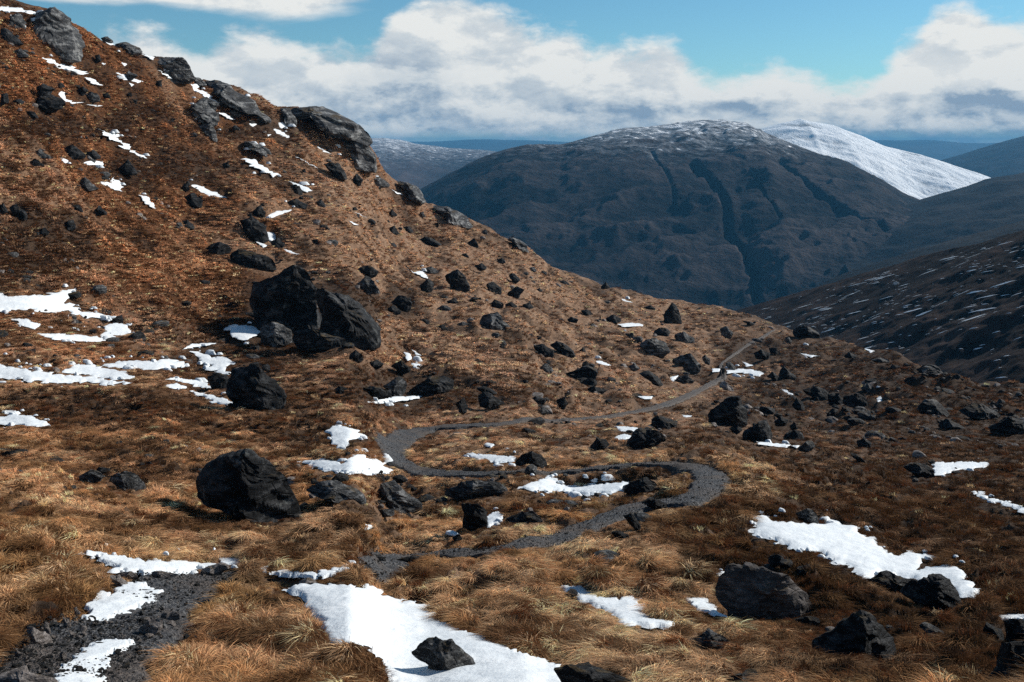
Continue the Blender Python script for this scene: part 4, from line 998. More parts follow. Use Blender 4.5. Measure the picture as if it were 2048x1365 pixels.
def snow_mesh(poly, seed):
    p = np.array(poly)
    lo, hi = p.min(0), p.max(0)
    area = (hi - lo).prod()
    st = max(1.6, min(7.0, math.sqrt(area) / 34))
    rr = np.random.default_rng(seed)
    gx, gy = np.meshgrid(np.arange(lo[0], hi[0], st), np.arange(lo[1], hi[1], st * 0.6))
    q = np.stack([gx.ravel(), gy.ravel()], 1) + rr.uniform(-0.3, 0.3, (gx.size, 2)) * np.array([st, st * 0.6])
    a, b = p, np.roll(p, -1, 0)
    ins = np.zeros(len(q), bool)
    dist = np.full(len(q), 1e9)
    for s0, s1 in zip(a, b):
        if s0[1] != s1[1]:
            ins ^= ((s0[1] > q[:, 1]) != (s1[1] > q[:, 1])) & (q[:, 0] < (s1[0] - s0[0]) * (q[:, 1] - s0[1]) / (s1[1] - s0[1]) + s0[0])
        e = s1 - s0
        t = np.clip(((q - s0) @ e) / max(e @ e, 1e-9), 0, 1)
        dist = np.minimum(dist, np.linalg.norm(q - s0 - t[:, None] * e, axis=1))
    keep = ins & (dist > st * 0.35)
    q, dist = q[keep], dist[keep]
    allp = np.vstack([p, q])
    d_all = np.concatenate([np.zeros(len(p)), dist])
    n = len(p)
    vo, _, fo, orig, _, _ = delaunay_2d_cdt([Vector(t) for t in allp], [(k, (k + 1) % n) for k in range(n)], [], 1, 1e-5)
    co = []
    for k, vv in enumerate(vo):
        dd = d_all[orig[k][0]] if orig[k] else 0.0
        y = y_at(vv.x, vv.y)
        x = (vv.x - 1024) / FPX * y
        z = -y * (float(v_base(np.array([vv.x]), np.array([y]))[0]) - HZ) / FPX
        w = dd * y / FPX
        T = 0.02 + 0.0010 * y
        th = -0.035 if dd <= 0 else 0.006 + T * (1 - math.exp(-w / (0.22 + 0.003 * y)))
        co.append((x, y, z + th))
    co = np.array(co)
    inner = np.array([0.0 if (not orig[k] or d_all[orig[k][0]] <= 0) else 1.0 for k in range(len(vo))])
    far = np.clip(30 / co[:, 1], 0.3, 1)
    co[:, 2] += inner * (0.035 * gn2(co[:, 0] * 0.9, co[:, 1] * 0.9, 91) + 0.012 * gn2(co[:, 0] * 3.3, co[:, 1] * 3.3, 92) * far)
    tris = [f for f in fo if len(f) == 3]
    tri = np.array(tris, np.int32)
    e1, e2 = co[tri[:, 1]] - co[tri[:, 0]], co[tri[:, 2]] - co[tri[:, 0]]
    fl = (e1[:, 0] * e2[:, 1] - e1[:, 1] * e2[:, 0]) < 0
    tri[fl] = tri[fl][:, ::-1]
    return mesh_np('snow_patch', co, tri)


for i, poly in enumerate(snow_polys):
    link('snow_patch', snow_mesh(poly, i), SNOWM, label=SNOW[i][2] or snow_names[i], cat='snow patch', group='thawing snow patches on the moor')


# ------------------------------------------------------------------ boulders and crags
ICO = {}
for lv in (2, 3, 4, 5):
    b = bmesh.new()
    bmesh.ops.create_icosphere(b, subdivisions=lv, radius=1.0)
    b.verts.ensure_lookup_table()
    ICO[lv] = (np.array([v.co[:] for v in b.verts]), np.array([[v.index for v in f.verts] for f in b.faces], np.int32))
    b.free()


def rock_mesh(name, poly, seed, lv, sink=0.12, fat=0.75, back=0.36):
    """a block whose front view is the traced outline, with its own depth, split faces and broken surface"""
    rr = np.random.default_rng(1000 + seed)
    p = np.array(poly)
    lo, hi = p.min(0), p.max(0)
    ub = 0.5 * (lo[0] + hi[0])
    vb = hi[1] - 0.05 * (hi[1] - lo[1])
    y = y_at(float(np.clip(ub, -600, 2600)), vb)
    k = y / FPX
    c = p.mean(0) * 0.5 + (lo + hi) * 0.25
    w, h = (hi[0] - lo[0]) * k, (hi[1] - lo[1]) * k
    depth = fat * math.sqrt(w * min(h * 1.6, w)) * 0.55
    # radius of the outline as a function of the angle round its middle
    q = []
    for a, b in zip(p, np.roll(p, -1, 0)):
        for t in np.linspace(0, 1, 24, endpoint=False):
            q.append(a + (b - a) * t)
    q = np.array(q) - c
    low = q[:, 1] > 0.25 * (hi[1] - lo[1])
    q[low, 1] += sink * (hi[1] - lo[1])
    ang = np.arctan2(-q[:, 1], q[:, 0])
    rad = np.hypot(q[:, 0], q[:, 1]) * k
    o = np.argsort(ang)
    ang, rad = ang[o], rad[o]
    P, F = ICO[lv]
    th = np.arctan2(P[:, 2], P[:, 0])
    R = np.interp(th, np.concatenate([ang - 2 * math.pi, ang, ang + 2 * math.pi]), np.tile(rad, 3))
    rho = np.hypot(P[:, 0], P[:, 2])
    rs = rho ** 0.72
    nx, nz, ny = np.cos(th) * rs, np.sin(th) * rs, np.sign(P[:, 1]) * np.abs(P[:, 1]) ** 0.8
    V = np.stack([nx, ny, nz], 1)
    # split faces
    for _ in range(int(rr.integers(11, 18))):
        n = np.array([rr.uniform(-0.9, 0.9), rr.choice([-1, -1, 1]) * rr.uniform(0.5, 1.0), rr.uniform(-0.15, 0.85)])
        n /= np.linalg.norm(n)
        d = rr.uniform(0.46, 0.82)
        ex = np.clip(V @ n - d, 0, None)
        V = V - ex[:, None] * n * 0.96
    sz = 0.5 * (w + h)
    f1 = fbm3(V * 1.6 + seed * 3.1, 4, seed)
    rotv = V @ np.array([[0.86, 0.1, 0.5], [-0.1, 1, 0.05], [-0.5, 0.05, 0.86]])
    lay = fbm3(rotv * np.array([1.6, 1.6, 7.0]) + seed * 1.7, 3, seed + 50)
    lay = np.sign(lay) * np.abs(lay) ** 0.6
    amp = 0.028 * (1 + 0.4 * (lv >= 4))
    g = 1 + amp * 1.3 * f1 + amp * 1.1 * lay
    g = g + 0.012 * (lv >= 4) * fbm3(V * 11.0, 2, seed + 9)
    Xw = V[:, 0] * R * g
    Zw = V[:, 2] * R * g
    Yw = V[:, 1] * depth * (1 + amp * 3.0 * f1 + amp * 4.0 * lay)
    co = np.stack([Xw, Yw, Zw], 1)
    me = mesh_np(name, co, F, smooth=False)
    org = ((c[0] - 1024) * k, y + depth * back, -(c[1] - HZ) * k)
    # the block stands a little farther away than its foot: keep its apparent size
    s = (y + depth * back) / y
    return me, org, s, w


rest = []
for i, (r, s, info) in enumerate(ROCKS):
    if not info:
        w, asp = size_word(px(r, s), 500, 1500)
        rest.append((i, centre(px(r, s)), {'tiny': 'little dark', 'small': 'small dark', 'middling': 'medium dark'}[w] + (' flat' if asp > 2.2 else ' upright' if asp < 1.05 else '')))
rock_names = name_rest(rest, 'rock')
brown = ('pale flat stone', 'brown slab', 'brown boulder', 'broad flat-topped brown', 'pale rock step')
greyw = ('grey', 'ribbed', 'layered')
for i, (r, s, info) in enumerate(ROCKS):
    poly = px(r, s)
    p = np.array(poly)
    area = (p.max(0) - p.min(0)).prod()
    lv = info[1] if info else (4 if area > 2600 else 3)
    me, org, sc, w = rock_mesh('boulder', poly, i, lv)
    lab = info[0] if info else rock_names[i]
    if 'broad flat-topped brown' in lab:
        mt = ROCKM[4]
    elif any(t in lab for t in brown) or (r == 'F' and not info):
        mt = ROCKM[2]
    elif info and ('black' in lab or 'dark' in lab) and 'grey' not in lab:
        mt = ROCKM[0]
    elif any(t in lab for t in greyw):
        mt = ROCKM[1]
    else:
        mt = ROCKM[0] if (i * 7) % 5 else ROCKM[1]
    o = link('boulder', me, mt, label=lab, cat='boulder', group='dark boulders strewn over the moor')
    o.location = tuple(c * sc for c in org) if False else (org[0] * sc, org[1], org[2] * sc)
    o.scale = (sc, 1, sc)
rest = []
for i, (r, s, lab, lv, _) in enumerate(CRAGS):
    if not lab:
        w, asp = size_word(px(r, s), 500, 1500)
        rest.append((i, centre(px(r, s)), 'low' if asp > 1.8 else 'blocky'))
crag_names = name_rest(rest, 'rock outcrop')
for i, (r, s, lab, lv, _) in enumerate(CRAGS):
    me, org, sc, w = rock_mesh('rock_outcrop', px(r, s), 500 + i, lv, sink=0.22, fat=1.35, back=0.34)
    o = link('rock_outcrop', me, ROCKM[3], label=lab or crag_names[i], cat='crag', group='crags along the slope and skyline')
    o.location = (org[0] * sc, org[1], org[2] * sc)
    o.scale = (sc, 1, sc)


# ------------------------------------------------------------------ far hills
def hill(name, crest, yk, base_dv, y_front, mat, label, nc=260, nr=140, disp=None, u_ext=None, back=1.5):
    """crest: (column, line); yk: (column, distance of the crest); the slope falls towards us to y_front (fraction of the crest distance)"""
    c = np.array(crest, float)
    u0, u1 = u_ext or (c[0, 0], c[-1, 0])
    us = np.linspace(u0, u1, nc)
    vr = np.interp(us, c[:, 0], c[:, 1])
    k5 = np.array([1, 2, 3, 2, 1]) / 9.
    vr = np.convolve(np.pad(vr, 2, 'edge'), k5, 'valid')
    yrr = np.interp(us, [a for a, _ in yk], [b for _, b in yk])
    s = np.concatenate([np.linspace(0, 1, nr), np.linspace(1.04, 1.6, 14)])
    zc = -(vr - HZ) / FPX * yrr
    yf = yrr * y_front
    zf = -(vr + base_dv - HZ) / FPX * yf
    S = s[:, None]
    prof = np.where(S <= 1, 1 - (1 - np.clip(S, 0, 1)) ** 1.0, 1)
    Yv = yf[None, :] + (yrr - yf)[None, :] * S
    shape = np.where(S <= 1, np.sin(np.clip(S, 0, 1) * math.pi / 2) ** 0.92, 1)
    Zv = zf[None, :] + (zc - zf)[None, :] * shape - np.where(S > 1, 0.5 * (Yv - yrr[None, :]), 0)
    Uv = np.broadcast_to(us[None, :], Yv.shape)
    Xv = (Uv - 1024) / FPX * yrr[None, :] * (0.35 + 0.65 * Yv / yrr[None, :])
    rel = np.zeros_like(Zv)
    if disp is not None:
        rel, dz = disp(Xv, Yv, Zv, Uv, S * np.ones_like(Zv))
        Zv = Zv + dz
    me = mesh_np(name, np.stack([Xv, Yv, Zv], -1).reshape(-1, 3), grid_faces(len(s), nc))
    fattr(me, 'relief', np.clip(rel * 0.5 + 0.5, 0, 1).ravel())
    return link(name, me, mat, label=label, kind='structure')


def ridged(x, y, seed, o=5, gain=0.52):
    r, a = 0, 1.0
    for k in range(o):
        r = r + a * (0.5 - np.abs(gn2(x * 2 ** k, y * 2 ** k, seed + k)) * 1.4)
        a *= gain
    return r


def seg_dist(U, V, pts):
    d = np.full(U.shape, 1e9)
    for (ax, ay), (bx, by) in zip(pts[:-1], pts[1:]):
        ex, ey = bx - ax, by - ay
        t = np.clip(((U - ax) * ex + (V - ay) * ey) / (ex * ex + ey * ey), 0, 1)
        d = np.minimum(d, np.hypot(U - ax - t * ex, V - ay - t * ey))
    return d


def main_disp(X, Y, Z, U, S):
    V = HZ - Z / Y * FPX
    Ua = 1024 + FPX * X / Y
    amp = np.clip(1 - S, 0, 1) ** 0.5
    wx = X + 90 * fbm2(X * 0.004, Y * 0.004, 3, 210)
    r1 = ridged(wx * 0.0022 + Y * 0.0007, (Y - wx * 0.35) * 0.0045, 200, 6)
    r2 = ridged(X * 0.010, Y * 0.006, 220, 4)
    f = fbm2(X * 0.006, Y * 0.006, 5, 230)
    c, sn_ = math.cos(0.55), math.sin(0.55)
    r3 = ridged((X * c + Y * sn_) * 0.0016 + 0.35 * f, (Y * c - X * sn_) * 0.0085, 240, 5, 0.42)
    dz = (17 * r1 + 1 * r2 + 6 * f + 24 * r3 + 8 * ridged((X * c + Y * sn_) * 0.006 + 0.5 * f, (Y * c - X * sn_) * 0.032, 260, 3, 0.45)) * np.clip(amp, 0.06, 1) * np.where(S > 1, 0.1, 1)
    g = 0
    for pts, wd, dp in (([(1385, 330), (1430, 380), (1450, 420), (1455, 470), (1480, 510), (1510, 560), (1512, 610)], 6.5, 42),
                        ([(1500, 350), (1530, 400), (1560, 440)], 3, 9), ([(1560, 330), (1640, 400), (1720, 440), (1790, 480)], 4, 16),
                        ([(1300, 310), (1340, 360), (1350, 420)], 3, 7)):
        g = g + dp * np.exp(-(seg_dist(Ua, V, pts) / wd) ** 2)
    return 0.5 * r1 + 0.7 * r3 - 0.04 * g, dz - g


def plain_disp(a1, s1, a2, s2, seed):
    def f(X, Y, Z, U, S):
        amp = np.clip(1 - S, 0.08, 1) ** 0.6 * np.where(S > 1, 0.1, 1)
        r1 = ridged(X * s1, Y * s1, seed, 5)
        return r1, (a1 * r1 + a2 * fbm2(X * s2, Y * s2, 4, seed + 9)) * amp
    return f


MAIN = mat_hill('cloud_shaded_heather_mountain', (0.005, 0.0055, 0.006), (0.0075, 0.008, 0.0088), (0.055, 0.045, 0.043), 0.006, (-90, 75, 0.25, 0.08), (0.4, 1.3, 1), 0.5, 24.0)  # heather darkened in its own colour to carry the cloud shadow over it
SNOWY = mat_hill('snow_covered_mountain', (0.12, 0.13, 0.14), (0.76, 0.80, 0.83), (0.88, 0.90, 0.91), 0.012, None, (1, 0.22, 1), 0.75, 14.0)
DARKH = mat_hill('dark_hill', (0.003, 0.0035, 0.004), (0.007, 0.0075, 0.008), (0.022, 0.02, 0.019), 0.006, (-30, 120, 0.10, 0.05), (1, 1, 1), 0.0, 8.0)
HEATH = mat_hill('heather_slope', (0.004, 0.0032, 0.003), (0.014, 0.0095, 0.008), (0.055, 0.034, 0.026), 0.10, None, (0.5, 1, 1), 0.4, 1.2)
PLAT = mat_hill('brown_plateau', (0.012, 0.012, 0.013), (0.04, 0.033, 0.033), (0.075, 0.058, 0.055), 0.004, (-160, 40, 0.19, 0.03), (1, 1, 1), 0.0, 10.0)
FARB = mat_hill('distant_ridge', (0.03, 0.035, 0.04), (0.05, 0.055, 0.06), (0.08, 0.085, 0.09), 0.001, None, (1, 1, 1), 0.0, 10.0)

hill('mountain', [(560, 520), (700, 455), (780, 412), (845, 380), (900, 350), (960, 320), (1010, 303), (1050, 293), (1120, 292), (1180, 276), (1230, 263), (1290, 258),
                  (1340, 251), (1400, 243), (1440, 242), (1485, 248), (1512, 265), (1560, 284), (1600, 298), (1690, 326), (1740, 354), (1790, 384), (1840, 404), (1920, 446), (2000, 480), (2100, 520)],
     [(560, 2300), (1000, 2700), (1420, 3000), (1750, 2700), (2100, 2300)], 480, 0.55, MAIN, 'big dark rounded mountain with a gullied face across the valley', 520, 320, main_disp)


def snowy_disp(X, Y, Z, U, S):
    amp = np.clip(1 - S, 0.06, 1) ** 0.6 * np.where(S > 1, 0.1, 1)
    q = (X + 0.9 * Y)
    t = (Y - 0.9 * X)
    r1 = ridged(q * 0.0030, t * 0.0011, 300, 5)
    return r1, (22 * r1 + 8 * fbm2(X * 0.006, Y * 0.006, 4, 309)) * amp


hill('snowy_mountain', [(1380, 330), (1470, 285), (1515, 262), (1560, 248), (1588, 243), (1597, 239), (1606, 243), (1660, 252), (1720, 275), (1770, 295), (1840, 310), (1900, 331), (1950, 346), (2000, 366), (2080, 400)],
     [(1380, 4700), (1600, 5000), (2080, 4300)], 330, 0.62, SNOWY, 'white snow-covered mountain behind the dark one', 300, 180, snowy_disp)
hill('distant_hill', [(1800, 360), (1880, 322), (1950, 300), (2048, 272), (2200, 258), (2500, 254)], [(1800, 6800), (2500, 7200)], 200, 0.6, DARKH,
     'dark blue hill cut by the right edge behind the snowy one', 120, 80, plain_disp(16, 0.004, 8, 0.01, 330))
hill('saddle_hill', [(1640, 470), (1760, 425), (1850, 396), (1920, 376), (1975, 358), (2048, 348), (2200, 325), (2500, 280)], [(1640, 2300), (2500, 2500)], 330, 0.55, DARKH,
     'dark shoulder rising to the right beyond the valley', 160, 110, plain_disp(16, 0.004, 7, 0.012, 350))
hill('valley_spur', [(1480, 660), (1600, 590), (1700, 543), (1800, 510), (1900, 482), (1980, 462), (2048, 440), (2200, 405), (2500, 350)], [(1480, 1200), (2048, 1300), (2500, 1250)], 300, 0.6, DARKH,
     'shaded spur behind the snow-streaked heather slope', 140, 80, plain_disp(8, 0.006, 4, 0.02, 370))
hill('plateau_hill', [(380, 310), (560, 285), (700, 277), (770, 277), (800, 281), (830, 288), (900, 297), (1010, 305), (1150, 325), (1400, 350)], [(380, 6000), (1400, 6000)], 220, 0.5, PLAT,
     'brownish snow-flecked plateau far beyond the cliff nose', 240, 130, plain_disp(22, 0.0022, 10, 0.006, 390))
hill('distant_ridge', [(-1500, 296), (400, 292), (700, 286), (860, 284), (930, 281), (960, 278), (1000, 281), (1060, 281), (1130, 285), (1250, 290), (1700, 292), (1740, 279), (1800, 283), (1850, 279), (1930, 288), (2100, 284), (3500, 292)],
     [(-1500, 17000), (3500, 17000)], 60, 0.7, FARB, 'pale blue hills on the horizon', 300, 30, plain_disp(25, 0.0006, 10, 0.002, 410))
g = 30000.0
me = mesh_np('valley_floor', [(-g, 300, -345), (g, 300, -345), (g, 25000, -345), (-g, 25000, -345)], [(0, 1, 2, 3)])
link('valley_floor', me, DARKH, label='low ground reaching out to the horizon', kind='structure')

# the heather slope across the burn on the right
HS_CR = [(1250, 720), (1380, 656), (1470, 622), (1600, 586), (1750, 541), (1900, 500), (2048, 459), (2300, 385), (2950, 230)]
HS_Y = [(1250, 700), (1470, 620), (2048, 430), (2950, 330)]


def heath_disp(X, Y, Z, U, S):
    amp = np.where(S > 1, 0.1, np.clip(1 - S, 0.1, 1) ** 0.4)
    r1 = ridged(X * 0.02, Y * 0.012, 430, 4)
    return r1, (2.2 * r1 + 1.6 * fbm2(X * 0.06, Y * 0.06, 4, 439)) * amp


hs = hill('heather_hillside', HS_CR, HS_Y, 330, 0.42, HEATH, 'dark heather hillside flecked with snow on the right', 420, 260, heath_disp)
# snow lying in streaks along it: too many and too small to count
hv = np.empty(len(hs.data.vertices) * 3, np.float32)
hs.data.vertices.foreach_get('co', hv)
HV = hv.reshape(-1, 420, 3)[:260]
cof, fof = [], []
rs = np.random.default_rng(77)
n_st = 0
UVu = 1024 + FPX * HV[..., 0] / HV[..., 1]
UVv = HZ - FPX * HV[..., 2] / HV[..., 1]
while n_st < 480:
    i, j = int(rs.integers(20, 245)), int(rs.integers(60, 400))
    u, v = UVu[i, j], UVv[i, j]
    if not (1480 < u < 2150 and v < 790):
        continue
    if rs.random() > (HV[i, j, 1] / 600.0) ** 2.2:
        continue
    if rs.random() > 0.12 + 0.9 * max(0, fbm2(np.array([u * 0.006]), np.array([(v + 0.28 * u) * 0.028]), 2, 450)[0] + 0.25) * (0.6 + 0.4 * (u - 1480) / 560):
        continue
    p = HV[i, j]
    L = min(rs.lognormal(0.15, 0.85), 7.0)
    wd = 0.20 + 0.06 * L * rs.uniform(0.6, 1.6)
    a = HV[i, min(j + 6, 419)] - HV[i, max(j - 6, 0)]
    a = a / np.linalg.norm(a)
    up = HV[min(i + 5, 259), j] - HV[max(i - 5, 0), j]
    up = up / np.linalg.norm(up)
    a = a + up * rs.uniform(-0.16, 0.02)
    a /= np.linalg.norm(a)
    nn = np.cross(a, up)
    nn = nn / np.linalg.norm(nn)
    nn = nn if nn[2] > 0 else -nn
    base = len(cof)
    K = 7
    for side in (-1, 1):
        for k in range(K):
            t = k / (K - 1) * 2 - 1
            wv = wd * 2.6 * max(0.05, (1 - t * t)) * rs.uniform(0.35, 1.25)
            cof.append(p + a * (t * L) + up * (side * wv * 0.5) + nn * (0.35 if abs(t) < 0.9 else 0.1))
    for k in range(K - 1):
        fof.append((base + k, base + k + 1, base + K + k + 1, base + K + k))
    n_st += 1
sn = link('snow_streaks', mesh_np('snow_streaks', cof, fof), SNOWM, label='thin snow streaks all over the dark heather hillside', cat='snow', kind='stuff')
SNAP = (UVu, UVv)

# ------------------------------------------------------------------ grass
TUFTS = bpy.data.collections.new('grass_tufts')


def tuft(name, blades, wid, lean, spread, hgt, seed, segs=4, bushy=False, fan=1.0):
    rr = np.random.default_rng(seed)
    co, fa, br = [], [], []
    for b in range(blades):
        r0 = spread * math.sqrt(rr.random())
        a0 = rr.uniform(0, 2 * math.pi)
        root = np.array([r0 * math.cos(a0), r0 * math.sin(a0), -0.12])
        da = rr.normal(0, 0.75) if not bushy else rr.uniform(-math.pi, math.pi)
        d = np.array([math.cos(da), math.sin(da), 0])
        out = np.array([math.cos(a0), math.sin(a0), 0]) * 0.45
        d = d * lean + out * rr.uniform(0.3, 1.0) * fan
        H = hgt * rr.uniform(0.55, 1.15)
        Ln = rr.uniform(0.55, 1.25)
        side = np.cross(d, [0, 0, 1])
        side = side / (np.linalg.norm(side) + 1e-6)
        side = side + np.array([0, 0, rr.uniform(-0.6, 0.6)])
        side /= np.linalg.norm(side)
        col = np.clip(rr.normal(0.5, 0.24), 0, 1)
        base = len(co)
        for k in range(segs):
            t = k / (segs - 1)
            if bushy:
                c = root + d * Ln * 0.6 * t + np.array([0, 0, H * t])
            else:
                c = root + d * Ln * t ** 1.5 + np.array([0, 0, H * (1.75 * t - 1.25 * t * t)])
            w = wid * (1 - 0.85 * t ** 1.6) * 0.5
            co += [c - side * w, c + side * w]
            br += [col, col]
        for k in range(segs - 1):
            fa.append((base + 2 * k, base + 2 * k + 1, base + 2 * k + 3, base + 2 * k + 2))
    me = mesh_np(name, co, fa)
    fattr(me, 'blade', br)
    me.materials.append(GRASSM)
    o = bpy.data.objects.new(name, me)
    TUFTS.objects.link(o)
    return o


# indices by order of name: 0-4 near tufts, 5-8 middle distance, 9-11 far, 12-14 heather
for k in range(5):
    tuft(f'tuft_{k:02d}', 70, 0.045, 1.0, 0.42, 0.62, 10 + k, 5)
for k in range(4):
    tuft(f'tuft_{5 + k:02d}', 40, 0.075, 0.9, 0.5, 0.5, 30 + k, 4)
for k in range(3):
    tuft(f'tuft_{9 + k:02d}', 30, 0.11, 0.35, 0.5, 0.62, 50 + k, 3)
for k in range(3):
    tuft(f'tuft_{12 + k:02d}', 60, 0.05, 0.4, 0.5, 0.6, 70 + k, 3, True)

for k in range(4):
    tuft(f'tuft_{15 + k:02d}', 150, 0.03, 0.7, 0.26, 0.60, 90 + k, 5, False, 1.5)
NG = 720000
gu = RNG.uniform(-300, 2480, NG)
gyr = np.interp(gu, UG, YR)
gy = 8.2 * np.exp(RNG.random(NG) * np.log(gyr * 1.0 / 8.2))
slope_v = np.abs(v_base(gu, gy * 1.01) - v_base(gu, gy)) / 0.01        # how much of the picture a stretch of ground takes up
acc = RNG.random(NG) < np.clip(slope_v / 950.0, 0.13, 1.0)
gu, gy = gu[acc], gy[acc]
gv = v_base(gu, gy)
gx = (gu - 1024) / FPX * gy
spr = fbm2(gx * 0.9, gy * 0.9, 3, 505)
keep = (sample(MB_SNOW1, gu, gv) < 0.35 + 0.55 * np.clip(spr, 0, 1)) & ((sample(M_PATH, gu, gv) < 0.5) | ((sample(MB_PATH, gu, gv) < 0.62) & (spr > 0.1))) & (RNG.random(len(gu)) > sample(MB_BARE, gu, gv) * 1.05)
patchy = fbm2(gx * 0.8, gy * 0.8, 3, 500)
keep &= patchy > -0.62
gu, gy, gv, gx, patchy = gu[keep], gy[keep], gv[keep], gx[keep], patchy[keep]
gz = -gy * (gv - HZ) / FPX
a1 = sample(MB_SNOW2, gu, gv)
p1 = sample(MB_PATH, gu, gv)
b1 = sample(MB_BARE, gu, gv)
gl = sample(M_LOW, gu, gv)
gz = gz + relief(tussock(gx, gy), gl) * (1 - 0.93 * a1) * (1 - np.clip(p1 * 1.25, 0, 1)) * (1 - 0.6 * b1) - 0.035 * sample(MB_SNOW1, gu, gv) - 0.16 * np.clip(p1 * 1.3, 0, 1)
ghe, gru = zones(gx, gy)
ghe = np.maximum(ghe, 0.8 * sample(M_DARK, gu, gv))
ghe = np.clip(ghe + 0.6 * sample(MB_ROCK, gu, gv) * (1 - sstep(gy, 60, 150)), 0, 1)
n = len(gx)
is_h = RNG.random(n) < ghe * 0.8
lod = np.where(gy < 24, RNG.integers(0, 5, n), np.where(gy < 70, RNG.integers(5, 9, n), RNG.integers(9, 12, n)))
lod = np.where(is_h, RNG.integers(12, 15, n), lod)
tus = tussock(gx, gy)
mop = (~is_h) & (gy < 75) & (RNG.random(n) < 0.2) & (tus > -0.12)
lod = np.where(mop, RNG.integers(15, 19, n), lod)
scl = 0.18 * (gy / 12.0) ** 0.48 * RNG.uniform(0.7, 1.35, n) * (1 + 0.35 * np.clip(patchy, -0.6, 1))
scl = np.where(is_h, scl * 0.85, scl) * (1 - 0.7 * gl)
scl = np.where(mop, np.clip(0.235 * RNG.uniform(0.6, 1.4, n) * (gy / 14.0) ** 0.35, 0, 0.7) * (1 - 0.65 * gl), np.where(gy < 75, scl * 0.85, scl))
flow = 2.4 * fbm2(gx * 0.18, gy * 0.18, 2, 510) + 1.1 * gn2(gx * 1.3, gy * 1.3, 512) - 1.9 + RNG.normal(0, 0.45, n)
GOLD, STRAW, RUST, OLIVE, HEA, PINK = (np.array(c) for c in ((0.46, 0.285, 0.145), (0.72, 0.53, 0.35), (0.30, 0.148, 0.076), (0.28, 0.20, 0.075), (0.055, 0.036, 0.026), (0.57, 0.385, 0.28)))
t1 = sstep(fbm2(gx * 0.25, gy * 0.25, 3, 520), -0.5, 0.6)[:, None]
t2 = sstep(fbm2(gx * 0.6, gy * 0.6, 3, 524), 0.0, 0.75)[:, None]
t3 = sstep(fbm2(gx * 0.10, gy * 0.10, 2, 528), 0.1, 0.7)[:, None]
col = GOLD * (1 - t1) + STRAW * t1
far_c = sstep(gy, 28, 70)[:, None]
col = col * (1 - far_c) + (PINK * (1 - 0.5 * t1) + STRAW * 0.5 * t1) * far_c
col = col * (1 - 0.6 * t2) + RUST * 0.6 * t2
col = col * (1 - 0.45 * t3 * (1 - far_c)) + OLIVE * 0.45 * t3 * (1 - far_c)
r_ = (gru * 0.72)[:, None]
col = col * (1 - r_) + (RUST * (0.75 + 0.9 * t1) + GOLD * 0.22) * r_
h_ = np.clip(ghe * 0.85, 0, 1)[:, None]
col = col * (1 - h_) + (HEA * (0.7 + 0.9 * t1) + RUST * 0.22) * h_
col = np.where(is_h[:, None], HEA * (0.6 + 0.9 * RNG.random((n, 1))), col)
brn = sstep(fbm2(gx * 0.75, gy * 0.75, 3, 540) + 0.5 * fbm2(gx * 0.2, gy * 0.2, 2, 544) + RNG.normal(0, 0.12, n), 0.02, 0.34)[:, None]
col = col * (1 - 0.8 * brn) + np.array([0.10, 0.052, 0.026]) * 0.8 * brn
col = np.where(mop[:, None], col * 1.25, col)
red = (RNG.random(n) < 0.14)[:, None]
col = np.where(red, np.array([0.15, 0.062, 0.03]), col)
pale = (RNG.random(n) < 0.09 * (1 - ghe))[:, None]
col = np.where(pale, STRAW * 1.1, col) * RNG.uniform(0.8, 1.5, (n, 1)) * np.array([1.06, 1.0, 0.92])
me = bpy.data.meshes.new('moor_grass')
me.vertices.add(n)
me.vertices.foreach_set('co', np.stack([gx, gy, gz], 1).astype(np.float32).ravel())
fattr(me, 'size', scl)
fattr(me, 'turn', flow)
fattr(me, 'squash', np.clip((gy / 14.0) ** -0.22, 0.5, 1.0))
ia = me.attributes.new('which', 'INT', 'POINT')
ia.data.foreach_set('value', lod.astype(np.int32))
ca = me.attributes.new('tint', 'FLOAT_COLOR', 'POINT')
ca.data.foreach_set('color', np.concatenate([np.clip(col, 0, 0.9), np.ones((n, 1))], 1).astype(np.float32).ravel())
grass = link('moor_grass', me, None, label='long dead brown grass and heather covering the moor', cat='grass', kind='stuff')


